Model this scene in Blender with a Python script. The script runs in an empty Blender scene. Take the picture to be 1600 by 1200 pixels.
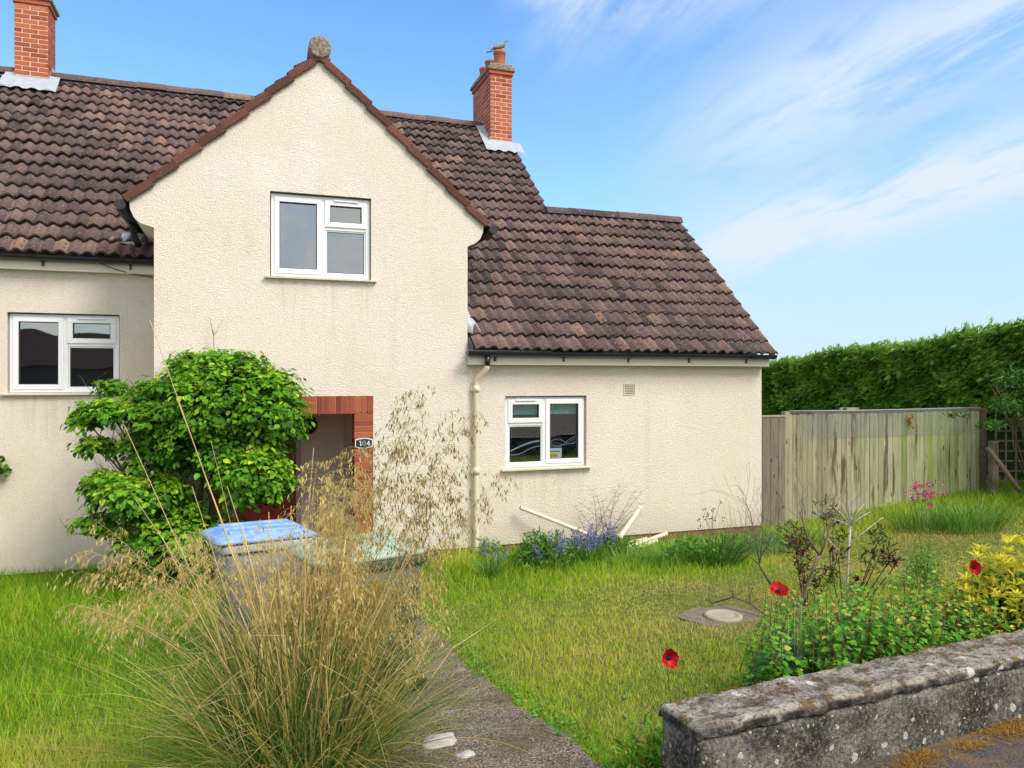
import bpy, bmesh, math, random
import numpy as np
from mathutils import Vector, Matrix
from mathutils.geometry import tessellate_polygon
R = math.radians
random.seed(7); rng = np.random.default_rng(7)
scene = bpy.context.scene
# ------------------------------------------------------------------ camera
CZ = 2.3; AZ = R(19.4); F = 1200.0; HV = 592.0
CA, SA = math.cos(AZ), math.sin(AZ)
cd = bpy.data.cameras.new('camera'); cam = bpy.data.objects.new('camera', cd)
scene.collection.objects.link(cam); scene.camera = cam
cam.location = (0, 0, CZ); cam.rotation_euler = (R(90), 0, -AZ)
cd.sensor_width = 36; cd.lens = 36*F/1600; cd.shift_y = -(600-HV)/1600*1.0
cd.clip_start = .05; cd.clip_end = 2000
# ------------------------------------------------------------------ light
SUN_EL, SUN_AZ = R(48), R(148)      # azimuth clockwise from +Y
sd = Vector((math.sin(SUN_AZ)*math.cos(SUN_EL), math.cos(SUN_AZ)*math.cos(SUN_EL), math.sin(SUN_EL)))
sl = bpy.data.lights.new('sun', 'SUN'); so = bpy.data.objects.new('sun', sl); scene.collection.objects.link(so)
so.rotation_euler = sd.to_track_quat('Z', 'Y').to_euler(); so.location = sd*50
sl.energy = 2.0; sl.angle = R(24); sl.color = (1, .92, .82)
scene.view_settings.view_transform = 'Standard'; scene.view_settings.look = 'None'
scene.view_settings.exposure = 0.86; scene.view_settings.gamma = 1

class NT:
    """tiny node-tree helper"""
    def __init__(s, tree): s.t = tree; s.n = tree.nodes; s.l = tree.links
    def new(s, ty, ins=None, **kw):
        nd = s.n.new(ty)
        for k, v in kw.items(): setattr(nd, k, v)
        for k, v in (ins or {}).items(): s.set(nd.inputs[k], v)
        return nd
    def set(s, sock, v):
        if isinstance(v, bpy.types.NodeSocket): s.l.new(v, sock)
        elif isinstance(v, (tuple, list)) and len(v) == 3 and sock.type == 'RGBA': sock.default_value = (*v, 1)
        else: sock.default_value = v
    def math(s, op, a, b=0.0, c=None, clamp=False):
        nd = s.n.new('ShaderNodeMath'); nd.operation = op; nd.use_clamp = clamp
        s.set(nd.inputs[0], a); s.set(nd.inputs[1], b)
        if c is not None: s.set(nd.inputs[2], c)
        return nd.outputs[0]
    def mix(s, f, a, b, blend='MIX'):
        nd = s.n.new('ShaderNodeMix'); nd.data_type = 'RGBA'; nd.blend_type = blend
        s.set(nd.inputs[0], f); s.set(nd.inputs[6], a); s.set(nd.inputs[7], b)
        return nd.outputs[2]
    def ramp(s, f, stops):
        nd = s.n.new('ShaderNodeValToRGB'); e = nd.color_ramp.elements
        while len(e) < len(stops): e.new(.5)
        for el, (p, c) in zip(e, stops):
            el.position = p; el.color = (*c, 1) if len(c) == 3 else c
        s.set(nd.inputs[0], f); return nd.outputs[0]
    def noise(s, vec, scale, detail=3, rough=.5, dist=0.0):
        nd = s.n.new('ShaderNodeTexNoise'); s.set(nd.inputs['Vector'], vec)
        nd.inputs['Scale'].default_value = scale; nd.inputs['Detail'].default_value = detail
        nd.inputs['Roughness'].default_value = rough; nd.inputs['Distortion'].default_value = dist
        return nd.outputs['Fac']
    def vor(s, vec, scale, out='Distance', feature='F1'):
        nd = s.n.new('ShaderNodeTexVoronoi'); nd.feature = feature; s.set(nd.inputs['Vector'], vec)
        nd.inputs['Scale'].default_value = scale
        return nd.outputs[out]
    def smooth(s, v, a, b, lo=0.0, hi=1.0):
        nd = s.n.new('ShaderNodeMapRange'); nd.interpolation_type = 'SMOOTHSTEP'
        s.set(nd.inputs[0], v)
        for i, x in zip((1, 2, 3, 4), (a, b, lo, hi)): nd.inputs[i].default_value = x
        return nd.outputs[0]
    def mapping(s, vec, scale=(1, 1, 1), rot=(0, 0, 0), loc=(0, 0, 0)):
        nd = s.n.new('ShaderNodeMapping'); s.set(nd.inputs[0], vec)
        nd.inputs['Scale'].default_value = scale; nd.inputs['Rotation'].default_value = rot
        nd.inputs['Location'].default_value = loc
        return nd.outputs[0]

# ------------------------------------------------------------------ sky
W = bpy.data.worlds.new("World"); scene.world = W; W.use_nodes = True
t = NT(W.node_tree); t.n.clear()
sky = t.new('ShaderNodeTexSky', sky_type='NISHITA', sun_disc=False, sun_elevation=SUN_EL, sun_rotation=SUN_AZ,
            altitude=50, air_density=1.0, dust_density=.6, ozone_density=2.2)
gen = t.new('ShaderNodeTexCoord').outputs['Generated']
sx = t.new('ShaderNodeSeparateXYZ', {0: gen})
X, Y, Z = sx.outputs
az = t.math('ARCTAN2', X, Y)                       # radians clockwise from +Y
el = t.math('ARCSINE', Z)
zz = t.math('ADD', t.math('MAXIMUM', Z, 0.0), .12)
pv = t.new('ShaderNodeCombineXYZ', {0: t.math('DIVIDE', X, zz), 1: t.math('DIVIDE', Y, zz), 2: 0.0}).outputs[0]
pm = t.mapping(pv, scale=(1.5, .5, 1), rot=(0, 0, R(-24)))
wisp = t.noise(pm, 1.6, 9, .62, .9)
fine = t.noise(t.mapping(pv, scale=(3.2, 1.2, 1), rot=(0, 0, R(-38))), 2.6, 8, .65, .6)
wf = t.math('ADD', t.math('MULTIPLY', wisp, .65), t.math('MULTIPLY', fine, .35))
wf = t.smooth(wf, .38, .57)
def band(el0, slope, az0, width, amp):
    c = t.math('ADD', t.math('MULTIPLY', t.math('SUBTRACT', az, az0), slope), el0)
    d = t.math('DIVIDE', t.math('SUBTRACT', el, c), width)
    return t.math('MULTIPLY', t.math('EXPONENT', t.math('MULTIPLY', t.math('MULTIPLY', d, d), -1.0)), amp)
right = t.smooth(az, .34, .62)
b1 = t.math('MULTIPLY', band(.175, .22, .66, .04, 1.25), t.smooth(az, .48, .66))
b2 = t.math('MULTIPLY', band(.345, .28, .75, .07, .85), t.smooth(az, .44, .72))
b3 = t.math('MULTIPLY', band(.50, .10, .45, .08, 1.0), t.math('MULTIPLY', t.smooth(az, .30, .42), t.smooth(az, .95, .55)))
b4 = t.math('MULTIPLY', t.smooth(el, .16, .0), .34)
m = t.math('ADD', t.math('ADD', b1, b2), t.math('ADD', b3, b4))
m = t.math('MULTIPLY', m, t.math('ADD', t.math('MULTIPLY', wf, .95), .08), clamp=True)
hz = t.math('MULTIPLY', t.smooth(el, .46, .02), t.math('ADD', t.math('MULTIPLY', right, .5), .30))
grade = t.mix(1.0, sky.outputs[0], (.78, 1.10, 1.32), 'MULTIPLY')
col = t.mix(hz, grade, (2.75, 3.40, 4.25))
col = t.mix(m, col, (3.5, 4.0, 4.5))
# bright warm cloud added behind the camera, unseen, as soft fill light
fill_veil = t.math('MULTIPLY', t.smooth(Y, .05, -.35), t.math('ADD', t.math('MULTIPLY', wf, .4), .5))
col = t.mix(fill_veil, col, (7.2, 6.8, 6.1))
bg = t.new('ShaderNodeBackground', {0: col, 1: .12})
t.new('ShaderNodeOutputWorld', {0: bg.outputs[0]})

# ------------------------------------------------------------------ coordinates
def Wd(u, v, fwd):
    """point seen at photo pixel (u,v) at forward distance fwd (m)"""
    r = (u-800)/F*fwd
    return Vector((r*CA+fwd*SA, fwd*CA-r*SA, CZ+(HV-v)/F*fwd))
def Yp(u, v, y):
    c = (u-800)/F
    return Wd(u, v, y/(CA-c*SA))
def sst(a, b, x):
    t_ = np.clip((x-a)/(b-a), 0, 1); return t_*t_*(3-2*t_)
GY = [-60, 2.3, 2.8, 3.2, 4, 5, 6.5, 8, 9.6, 60]; GZ = [.62, .62, .6, .52, .40, .24, .14, .06, 0, 0]
def ground_z(x, y):
    x = np.asarray(x, float); y = np.asarray(y, float)
    z = np.interp(y, GY, GZ)
    z = z+.34*sst(6.8, 12.5, x)*sst(4, 8.5, y)+.12*sst(4, 9, x)*sst(7.5, 5, y)-.16*sst(.2, -2, x)*sst(6, 9.5, y)
    return z
def G(u, v):
    f = 6.0
    for _ in range(30):
        p = Wd(u, v, f); f = f*.5+.5*(CZ-float(ground_z(p.x, p.y)))*F/(v-HV)
    p = Wd(u, v, f); p.z = float(ground_z(p.x, p.y)); return p

# ------------------------------------------------------------------ object helpers
C = scene.collection
def tag(o, label=None, cat=None, group=None, kind=None):
    if label: o['label'] = label
    if cat: o['category'] = cat
    if group: o['group'] = group
    if kind: o['kind'] = kind
    return o
def empty(name, loc=(0, 0, 0), label=None, cat=None, group=None, rz=0):
    o = bpy.data.objects.new(name, None); C.objects.link(o); o.location = loc; o.rotation_euler = (0, 0, rz)
    o.empty_display_size = .1
    return tag(o, label, cat, group)
def wm(p):
    b = Matrix.LocRotScale(p.location, p.rotation_euler, p.scale)
    return b if p.parent is None else wm(p.parent) @ p.matrix_parent_inverse @ b
def link(name, me, mat, parent=None, world=True):
    o = bpy.data.objects.new(name, me); C.objects.link(o)
    for m_ in (mat if isinstance(mat, (list, tuple)) else [mat]): me.materials.append(m_)
    if parent is not None:
        o.parent = parent
        if world:                       # mesh verts are in world space: move them to the parent's frame
            M = wm(parent)
            o.matrix_parent_inverse = M.inverted()
    return o
def np_mesh(name, V, Fc, rnd=None, smooth=False):
    """V (n,3) float, Fc (m,k) int"""
    me = bpy.data.meshes.new(name); V = np.ascontiguousarray(V, np.float32); Fc = np.ascontiguousarray(Fc, np.int32)
    m_, k = Fc.shape
    me.vertices.add(len(V)); me.vertices.foreach_set('co', V.ravel())
    me.loops.add(m_*k); me.loops.foreach_set('vertex_index', Fc.ravel())
    me.polygons.add(m_); me.polygons.foreach_set('loop_start', np.arange(0, m_*k, k, dtype=np.int32))
    me.polygons.foreach_set('use_smooth', np.full(m_, smooth, bool))
    if rnd is not None:
        a = me.attributes.new('rnd', 'FLOAT', 'FACE'); a.data.foreach_set('value', np.ascontiguousarray(rnd, np.float32))
    me.update(calc_edges=True); return me
class MB:
    def __init__(s): s.v = []; s.f = []; s.r = []; s.m = []; s.sm = []; s.mi = 0
    def face(s, idx, r=0.5, smooth=False): s.f.append(tuple(idx)); s.r.append(r); s.m.append(s.mi); s.sm.append(smooth)
    def quad(s, a, b, c, d, r=.5, smooth=False):
        n = len(s.v); s.v += [tuple(a), tuple(b), tuple(c), tuple(d)]; s.face((n, n+1, n+2, n+3), r, smooth)
    def box(s, x0, x1, y0, y1, z0, z1, r=.5, M=None):
        n = len(s.v)
        P = [(x0, y0, z0), (x1, y0, z0), (x1, y1, z0), (x0, y1, z0), (x0, y0, z1), (x1, y0, z1), (x1, y1, z1), (x0, y1, z1)]
        if M is not None: P = [tuple(M @ Vector(p)) for p in P]
        s.v += P
        for q in ((0, 3, 2, 1), (4, 5, 6, 7), (0, 1, 5, 4), (1, 2, 6, 5), (2, 3, 7, 6), (3, 0, 4, 7)): s.face([n+i for i in q], r)
    def prism(s, pts, d0, d1, axis='y', r=.5):
        """extrude 2-D outline pts along an axis"""
        k = len(pts); n = len(s.v)
        def mk(p, d): return {'y': (p[0], d, p[1]), 'x': (d, p[0], p[1]), 'z': (p[0], p[1], d)}[axis]
        s.v += [mk(p, d0) for p in pts]+[mk(p, d1) for p in pts]
        for tri in tessellate_polygon([[Vector((p[0], p[1], 0)) for p in pts]]):
            s.face([n+i for i in tri], r); s.face([n+k+i for i in reversed(tri)], r)
        for i in range(k): j = (i+1) % k; s.face((n+i, n+j, n+k+j, n+k+i), r)
    def tube(s, pts, rad, sides=6, r=.5, caps=True):
        pts = [Vector(p) for p in pts]; k = len(pts)
        if not hasattr(rad, '__len__'): rad = [rad]*k
        n = len(s.v); prev = None
        for i, p in enumerate(pts):
            d = (pts[min(i+1, k-1)]-pts[max(i-1, 0)]).normalized()
            if prev is None: a = d.orthogonal().normalized()
            else: a = (prev-d*prev.dot(d)); a = a.normalized() if a.length > 1e-6 else d.orthogonal().normalized()
            prev = a; b = d.cross(a)
            for j in range(sides):
                th = 2*math.pi*j/sides; s.v.append(tuple(p+(a*math.cos(th)+b*math.sin(th))*rad[i]))
        for i in range(k-1):
            for j in range(sides):
                j2 = (j+1) % sides; s.face((n+i*sides+j, n+i*sides+j2, n+(i+1)*sides+j2, n+(i+1)*sides+j), r, True)
        if caps:
            s.face([n+j for j in reversed(range(sides))], r); s.face([n+(k-1)*sides+j for j in range(sides)], r)
    def lathe(s, prof, cx=0, cy=0, sides=20, r=.5, M=None):
        """prof list of (radius,z)"""
        n = len(s.v)
        for (ra, z) in prof:
            for j in range(sides):
                th = 2*math.pi*j/sides; p = Vector((cx+ra*math.cos(th), cy+ra*math.sin(th), z))
                s.v.append(tuple(M @ p) if M is not None else tuple(p))
        for i in range(len(prof)-1):
            for j in range(sides):
                j2 = (j+1) % sides; s.face((n+i*sides+j, n+i*sides+j2, n+(i+1)*sides+j2, n+(i+1)*sides+j), r, True)
        s.face([n+j for j in reversed(range(sides))], r); s.face([n+(len(prof)-1)*sides+j for j in range(sides)], r)
    def mesh(s, name, M=None):
        me = bpy.data.meshes.new(name); me.from_pydata(s.v, [], s.f)
        a = me.attributes.new('rnd', 'FLOAT', 'FACE'); a.data.foreach_set('value', np.array(s.r, np.float32))
        me.polygons.foreach_set('material_index', np.array(s.m, np.int32))
        me.polygons.foreach_set('use_smooth', np.array(s.sm, bool)); me.update()
        return me
    def build(s, name, mat, parent=None, bevel=0, world=True):
        o = link(name, s.mesh(name), mat, parent, world)
        if bevel:
            b = o.modifiers.new('bevel', 'BEVEL'); b.width = bevel; b.segments = 2; b.limit_method = 'ANGLE'; b.angle_limit = R(40)
        return o

# scatter of one small template mesh, all baked in one mesh
def rot_frames(yaxis, normal):
    """frames whose local y follows yaxis and local z leans to normal"""
    y = yaxis/np.linalg.norm(yaxis, axis=1, keepdims=True)
    z = normal-(normal*y).sum(1, keepdims=True)*y; z /= np.linalg.norm(z, axis=1, keepdims=True)+1e-9
    x = np.cross(y, z)
    return np.stack([x, y, z], axis=2)
def scatter(name, tv, tf, Rm, P, S, rnd, mat, parent=None, smooth=False):
    tv = np.array(tv, float); tf = np.array(tf, int); N = len(P)
    S = np.asarray(S, float).reshape(N, -1)
    loc = tv[None]*S[:, None, :]
    V = np.einsum('nij,nkj->nki', Rm, loc)+P[:, None, :]
    Fc = tf[None]+(np.arange(N)*len(tv))[:, None, None]
    me = np_mesh(name, V.reshape(-1, 3), Fc.reshape(-1, tf.shape[1]), np.repeat(rnd, len(tf)), smooth)
    return link(name, me, mat, parent)
LEAF_V = [(0, 0, 0), (.30, .22, .07), (.33, .6, .05), (0, 1, -.12), (-.33, .6, .05), (-.30, .22, .07), (0, .5, -.03)]
LEAF_F = [(0, 1, 2, 6), (6, 2, 3, 3), (0, 6, 4, 5), (6, 3, 4, 4)]
LEAF_V2 = [(0, 0, 0), (.32, .2, .06), (.34, .55, .05), (0, 1, -.12), (-.34, .55, .05), (-.32, .2, .06)]
LEAF_F2 = [(0, 1, 2, 3), (0, 3, 4, 5)]
LANCE_V = [(0, 0, 0), (.13, .3, .03), (.11, .65, .03), (0, 1, -.1), (-.11, .65, .03), (-.13, .3, .03)]
def randdir(n):
    v = rng.normal(size=(n, 3)); return v/np.linalg.norm(v, axis=1, keepdims=True)
def blades(name, P, azim, length, lean, droop, width, rnd, mat, parent=None, segs=2, twist=None):
    """strips: base P, heading azim, start lean from vertical, extra droop along the blade"""
    N = len(P); P = np.asarray(P, float)
    ts = np.linspace(0, 1, segs+1); V = np.zeros((N, segs+1, 2, 3)); cur = P.copy()
    hx, hy = np.sin(azim), np.cos(azim)
    tw = azim+np.pi/2+(rng.normal(0, .9, N) if twist is None else twist)
    wx, wy = np.sin(tw), np.cos(tw)
    for i, t_ in enumerate(ts):
        w = width*(1-t_**1.6)*(.65+.7*t_ if t_ < .5 else 1)*.5+1e-4
        off = np.stack([wx*w, wy*w, np.zeros(N)], 1)
        V[:, i, 0] = cur-off; V[:, i, 1] = cur+off
        if i < segs:
            a = lean+droop*(t_+.5/segs)**1.5
            st = length/segs
            cur = cur+np.stack([hx*np.sin(a)*st, hy*np.sin(a)*st, np.cos(a)*st], 1)
    f = np.array([[2*i, 2*i+1, 2*i+3, 2*i+2] for i in range(segs)])
    Fc = f[None]+(np.arange(N)*(segs+1)*2)[:, None, None]
    me = np_mesh(name, V.reshape(-1, 3), Fc.reshape(-1, 4), np.repeat(rnd, segs), True)
    return link(name, me, mat, parent)

# ------------------------------------------------------------------ materials
MATS = {}
def mat(name, fn, rough=.8, spec=.3, trans=0.0):
    if name in MATS: return MATS[name]
    m_ = bpy.data.materials.new(name); m_.use_nodes = True; t_ = NT(m_.node_tree); t_.n.clear()
    geo = t_.new('ShaderNodeNewGeometry'); pos = geo.outputs['Position']
    rn = t_.new('ShaderNodeAttribute', attribute_name='rnd').outputs['Fac']
    bs = t_.new('ShaderNodeBsdfPrincipled'); bs.inputs['Roughness'].default_value = rough
    bs.inputs['Specular IOR Level'].default_value = spec
    r_ = fn(t_, pos, rn, bs)
    colr, height, hs = (r_ if isinstance(r_, tuple) and len(r_) == 3 and isinstance(r_[0], bpy.types.NodeSocket) else (r_, None, 0))
    t_.set(bs.inputs['Base Color'], colr)
    if height is not None:
        b = t_.new('ShaderNodeBump', {'Height': height, 'Distance': hs}); b.inputs['Strength'].default_value = 1
        t_.l.new(b.outputs[0], bs.inputs['Normal'])
    out = bs.outputs[0]
    if trans:
        tr = t_.new('ShaderNodeBsdfTranslucent'); t_.set(tr.inputs[0], colr)
        mx = t_.new('ShaderNodeMixShader', {0: trans}); t_.l.new(out, mx.inputs[1]); t_.l.new(tr.outputs[0], mx.inputs[2]); out = mx.outputs[0]
    t_.new('ShaderNodeOutputMaterial', {0: out})
    MATS[name] = m_; return m_
def flat(name, c, rough=.5, spec=.4, var=.08, sc=6):
    def f(t_, p, r, b):
        n = t_.noise(p, sc, 5, .6)
        return t_.mix(n, tuple(x*(1-var*1.5) for x in c), tuple(min(1, x*(1+var)) for x in c))
    return mat(name, f, rough, spec)
def leafmat(name, stops, trans=.3, rough=.5, spec=.35):
    return mat(name, lambda t_, p, r, b: t_.ramp(r, stops), rough, spec, trans)

def f_render(t_, p, r, b):
    n1 = t_.noise(p, .9, 5, .6); n2 = t_.noise(p, 38, 3, .6)
    stain = t_.noise(t_.mapping(p, scale=(3.2, 3.2, .35)), 1.3, 6, .65)
    c = t_.mix(t_.smooth(n1, .3, .7), (.80, .715, .615), (.84, .785, .70))
    c = t_.mix(t_.math('MULTIPLY', t_.smooth(stain, .52, .80), .26), c, (.56, .50, .41))
    hz_ = t_.new('ShaderNodeSeparateXYZ', {0: p}).outputs[2]
    px_ = t_.new('ShaderNodeSeparateXYZ', {0: p}).outputs[0]
    drip = t_.smooth(t_.noise(t_.mapping(p, scale=(13, 13, .5)), 1.4, 5, .6), .46, .66)
    for (xa, xb, zt_) in ((.28, 1.57, 3.51), (3.26, 4.53, 1.08), (-2.75, -1.43, 2.10)):
        mx_ = t_.math('MULTIPLY', t_.smooth(px_, xa-.03, xa+.10), t_.smooth(px_, xb+.03, xb-.10))
        mz_ = t_.math('MULTIPLY', t_.smooth(hz_, zt_-.85, zt_-.05), t_.math('LESS_THAN', hz_, zt_))
        c = t_.mix(t_.math('MULTIPLY', t_.math('MULTIPLY', mx_, mz_), t_.math('MULTIPLY', drip, .22)), c, (.40, .36, .28))
    crk = t_.math('MULTIPLY', t_.smooth(t_.noise(p, .7, 2), .58, .64), t_.smooth(t_.math('ABSOLUTE', t_.math('SUBTRACT', t_.noise(p, 1.9, 5, .6, .6), .5)), .0035, .001))
    c = t_.mix(t_.math('MULTIPLY', crk, .35), c, (.35, .30, .24))
    low = t_.math('MULTIPLY', t_.smooth(t_.math('ADD', hz_, t_.math('MULTIPLY', n1, .5)), .90, .10), .50)
    c = t_.mix(low, c, (.50, .45, .38))
    c = t_.mix(t_.math('MULTIPLY', t_.smooth(n2, .55, .35), .16), c, (.50, .43, .33))
    pr = t_.mapping(p, rot=(0, R(24), 0), scale=(.62, 1, 1.25))
    h = t_.math('ADD', t_.noise(pr, 85, 3, .65), t_.math('MULTIPLY', t_.vor(pr, 95), -.45))
    return c, h, .014
M_render = mat('cream_roughcast', f_render, .92, .15)
def f_render_in(t_, p, r, b):
    c = t_.mix(t_.noise(p, 3, 5), (.72, .57, .50), (.84, .70, .62)); return c, t_.noise(p, 50, 3), .010
M_render_in = mat('porch_roughcast', f_render_in, .9, .15)
def f_brick(t_, p, r, b):
    c = t_.ramp(r, [(0, (.27, .060, .032)), (.35, (.42, .105, .050)), (.7, (.52, .145, .065)), (1, (.60, .20, .095))])
    n = t_.noise(p, 34, 5, .7); c = t_.mix(t_.math('MULTIPLY', n, .45), c, (.22, .07, .05))
    c = t_.mix(t_.smooth(t_.noise(p, 9, 4), .62, .75, 0, .35), c, (.45, .38, .30))
    return c, n, .004
M_brick = mat('red_brick', f_brick, .85, .2)
def f_brick2(t_, p, r, b):
    c = t_.ramp(r, [(0, (.21, .045, .032)), (.4, (.32, .075, .042)), (.75, (.40, .11, .052)), (1, (.52, .19, .07))])
    n = t_.noise(p, 34, 5, .7); c = t_.mix(t_.math('MULTIPLY', n, .4), c, (.15, .04, .03)); return c, n, .004
M_brick2 = mat('dark_red_brick', f_brick2, .8, .25)
M_mortar = flat('mortar', (.66, .54, .43), .95, .1, .25, 20)
M_mortar2 = flat('pale_mortar', (.56, .37, .27), .95, .1, .2, 20)
def f_tile(t_, p, r, b):
    c = t_.ramp(r, [(0, (.075, .055, .058)), (.3, (.13, .090, .087)), (.6, (.185, .120, .108)), (.85, (.235, .150, .128)), (1, (.30, .185, .14))])
    n = t_.noise(p, 22, 6, .7)
    c = t_.mix(t_.smooth(n, .50, .66, 0, .85), c, (.045, .038, .036))
    n5 = t_.noise(p, 11, 6, .75); c = t_.mix(t_.smooth(n5, .56, .68, 0, .55), c, (.30, .23, .19))
    lich = t_.smooth(t_.vor(p, 24), .30, .12); lm = t_.smooth(t_.noise(p, 3.1, 4), .36, .58)
    c = t_.mix(t_.math('MULTIPLY', t_.math('MULTIPLY', lich, lm), .75), c, (.47, .38, .32))
    moss = t_.smooth(t_.noise(p, 1.2, 5, .65), .60, .74)
    c = t_.mix(t_.math('MULTIPLY', moss, .5), c, (.20, .165, .105))
    xs_ = t_.new('ShaderNodeSeparateXYZ', {0: p}).outputs[0]
    return c, t_.math('ADD', n, t_.math('MULTIPLY', lich, .4)), .022
M_tile = mat('brown_roof_tile', f_tile, .9, .2)
def f_verge(t_, p, r, b):
    c = t_.ramp(r, [(0, (.075, .034, .028)), (.5, (.14, .060, .044)), (1, (.21, .085, .055))])
    n = t_.noise(p, 18, 6, .7); c = t_.mix(t_.smooth(n, .5, .7, 0, .7), c, (.08, .045, .035))
    li = t_.smooth(t_.vor(p, 42), .2, .08); c = t_.mix(t_.math('MULTIPLY', li, .7), c, (.42, .34, .22))
    return c, n, .006
M_verge = mat('red_verge_tile', f_verge, .9, .2)
def f_lich(t_, p, r, b):
    n = t_.noise(p, 26, 6, .75); c = t_.ramp(n, [(.3, (.10, .065, .055)), (.48, (.22, .18, .14)), (.6, (.36, .32, .24)), (.72, (.30, .26, .10))])
    return c, n, .012
M_lich = mat('lichened_cement', f_lich, .95, .1)
def f_lead(t_, p, r, b):
    n = t_.noise(p, 9, 5, .6); return t_.mix(n, (.26, .30, .34), (.50, .55, .59)), t_.noise(p, 6, 3), .02
M_lead = mat('lead_sheet', f_lead, .5, .5)
M_white = flat('white_upvc', (.78, .80, .82), .32, .5, .03)
M_cream = flat('cream_paint', (.74, .64, .50), .5, .4, .06, 12)
M_fascia = flat('cream_fascia_paint', (.76, .71, .60), .5, .4, .08, 8)
M_sill = flat('cream_sill_paint', (.66, .58, .46), .6, .3, .12, 12)
M_black = flat('black_plastic', (.016, .018, .024), .32, .5, .3, 10)
M_rubber = flat('grey_seal', (.05, .055, .06), .6, .3)
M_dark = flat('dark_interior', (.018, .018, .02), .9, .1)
M_terra = flat('terracotta', (.44, .15, .085), .8, .2, .3, 14)
M_plinth = flat('brown_plinth_brick', (.25, .125, .085), .9, .15, .5, 16)
def f_glass(t_, p, r, b):
    b.inputs['Metallic'].default_value = 0; b.inputs['IOR'].default_value = 1.52
    return t_.mix(.5, (.012, .014, .017), (.014, .016, .02))
def glassmat(name, fac):
    m_ = bpy.data.materials.new(name); m_.use_nodes = True; t_ = NT(m_.node_tree); t_.n.clear()
    p = t_.new('ShaderNodeNewGeometry').outputs['Position']
    bump = t_.new('ShaderNodeBump', {'Height': t_.noise(p, 1.3, 1), 'Distance': .004})
    gl = t_.new('ShaderNodeBsdfGlossy', {'Color': (.9, .95, 1, 1), 'Roughness': .012}); t_.l.new(bump.outputs[0], gl.inputs['Normal'])
    tr = t_.new('ShaderNodeBsdfTransparent', {'Color': (.80, .86, .86, 1)})
    mx = t_.new('ShaderNodeMixShader', {0: fac}); t_.l.new(tr.outputs[0], mx.inputs[1]); t_.l.new(gl.outputs[0], mx.inputs[2])
    t_.new('ShaderNodeOutputMaterial', {0: mx.outputs[0]}); return m_
M_glass = glassmat('window_glass', .30)
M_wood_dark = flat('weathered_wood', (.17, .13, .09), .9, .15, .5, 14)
def f_soil(t_, p, r, b):
    n = t_.noise(p, 9, 6, .7); c = t_.ramp(n, [(.3, (.035, .026, .016)), (.6, (.085, .065, .036)), (.75, (.14, .115, .05))]); return c, n, .03
def f_ground(t_, p, r, b):
    n = t_.noise(p, 13, 6, .7); g_ = t_.noise(p, .8, 4)
    c = t_.ramp(n, [(.3, (.05, .07, .012)), (.55, (.14, .18, .03)), (.75, (.32, .30, .09))])
    return t_.mix(t_.smooth(g_, .4, .7, 0, .6), c, (.20, .16, .06)), n, .03
M_ground = mat('turf_soil', f_ground, .95, .1)
def f_path(t_, p, r, b):
    v = t_.vor(p, 70); n = t_.noise(p, 3.5, 6, .65); pc = t_.vor(p, 70, 'Color')
    ag = t_.ramp(t_.noise(p, 95, 2, .5), [(.35, (.07, .055, .04)), (.5, (.19, .155, .115)), (.62, (.42, .34, .25))])
    c = t_.mix(t_.smooth(n, .45, .62, 0, .75), ag, (.12, .10, .05))
    c = t_.mix(t_.smooth(t_.noise(p, 6, 5, .6), .62, .72, 0, .8), c, (.34, .31, .26))
    return c, v, .008
M_path = mat('old_concrete_path', f_path, .95, .15)
def f_wallc(t_, p, r, b):
    n = t_.noise(p, 4, 7, .7); f_ = t_.noise(p, 60, 4, .7)
    c = t_.ramp(n, [(.36, (.035, .033, .030)), (.47, (.10, .095, .08)), (.58, (.20, .19, .155)), (.70, (.30, .28, .22))])
    c = t_.mix(t_.smooth(f_, .5, .62, 0, .45), c, (.36, .33, .27)); c = t_.mix(t_.smooth(f_, .46, .38, 0, .6), c, (.03, .028, .026))
    wob = t_.new('ShaderNodeVectorMath', {0: p}); wob.operation = 'ADD'
    nz = t_.new('ShaderNodeTexNoise'); t_.set(nz.inputs['Vector'], p); nz.inputs['Scale'].default_value = 25
    sc = t_.new('ShaderNodeVectorMath', {0: nz.outputs['Color']}); sc.operation = 'SCALE'; sc.inputs['Scale'].default_value = .03
    t_.l.new(sc.outputs[0], wob.inputs[1]); pw = wob.outputs[0]
    vd = t_.vor(pw, 17); vc = t_.new('ShaderNodeSeparateColor', {0: t_.vor(pw, 17, 'Color')}).outputs[0]
    spot = t_.math('LESS_THAN', vd, t_.math('MULTIPLY', t_.math('SUBTRACT', vc, .55), .75))
    vd2 = t_.vor(pw, 38); vc2 = t_.new('ShaderNodeSeparateColor', {0: t_.vor(pw, 38, 'Color')}).outputs[0]
    spot2 = t_.math('LESS_THAN', vd2, t_.math('MULTIPLY', t_.math('SUBTRACT', vc2, .6), .7))
    c = t_.mix(t_.math('MULTIPLY', t_.math('MAXIMUM', spot, spot2), .8), c, (.56, .55, .50))
    return c, t_.math('ADD', n, t_.math('MULTIPLY', f_, .6)), .022
M_wallc = mat('lichened_concrete', f_wallc, .95, .1)
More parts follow.
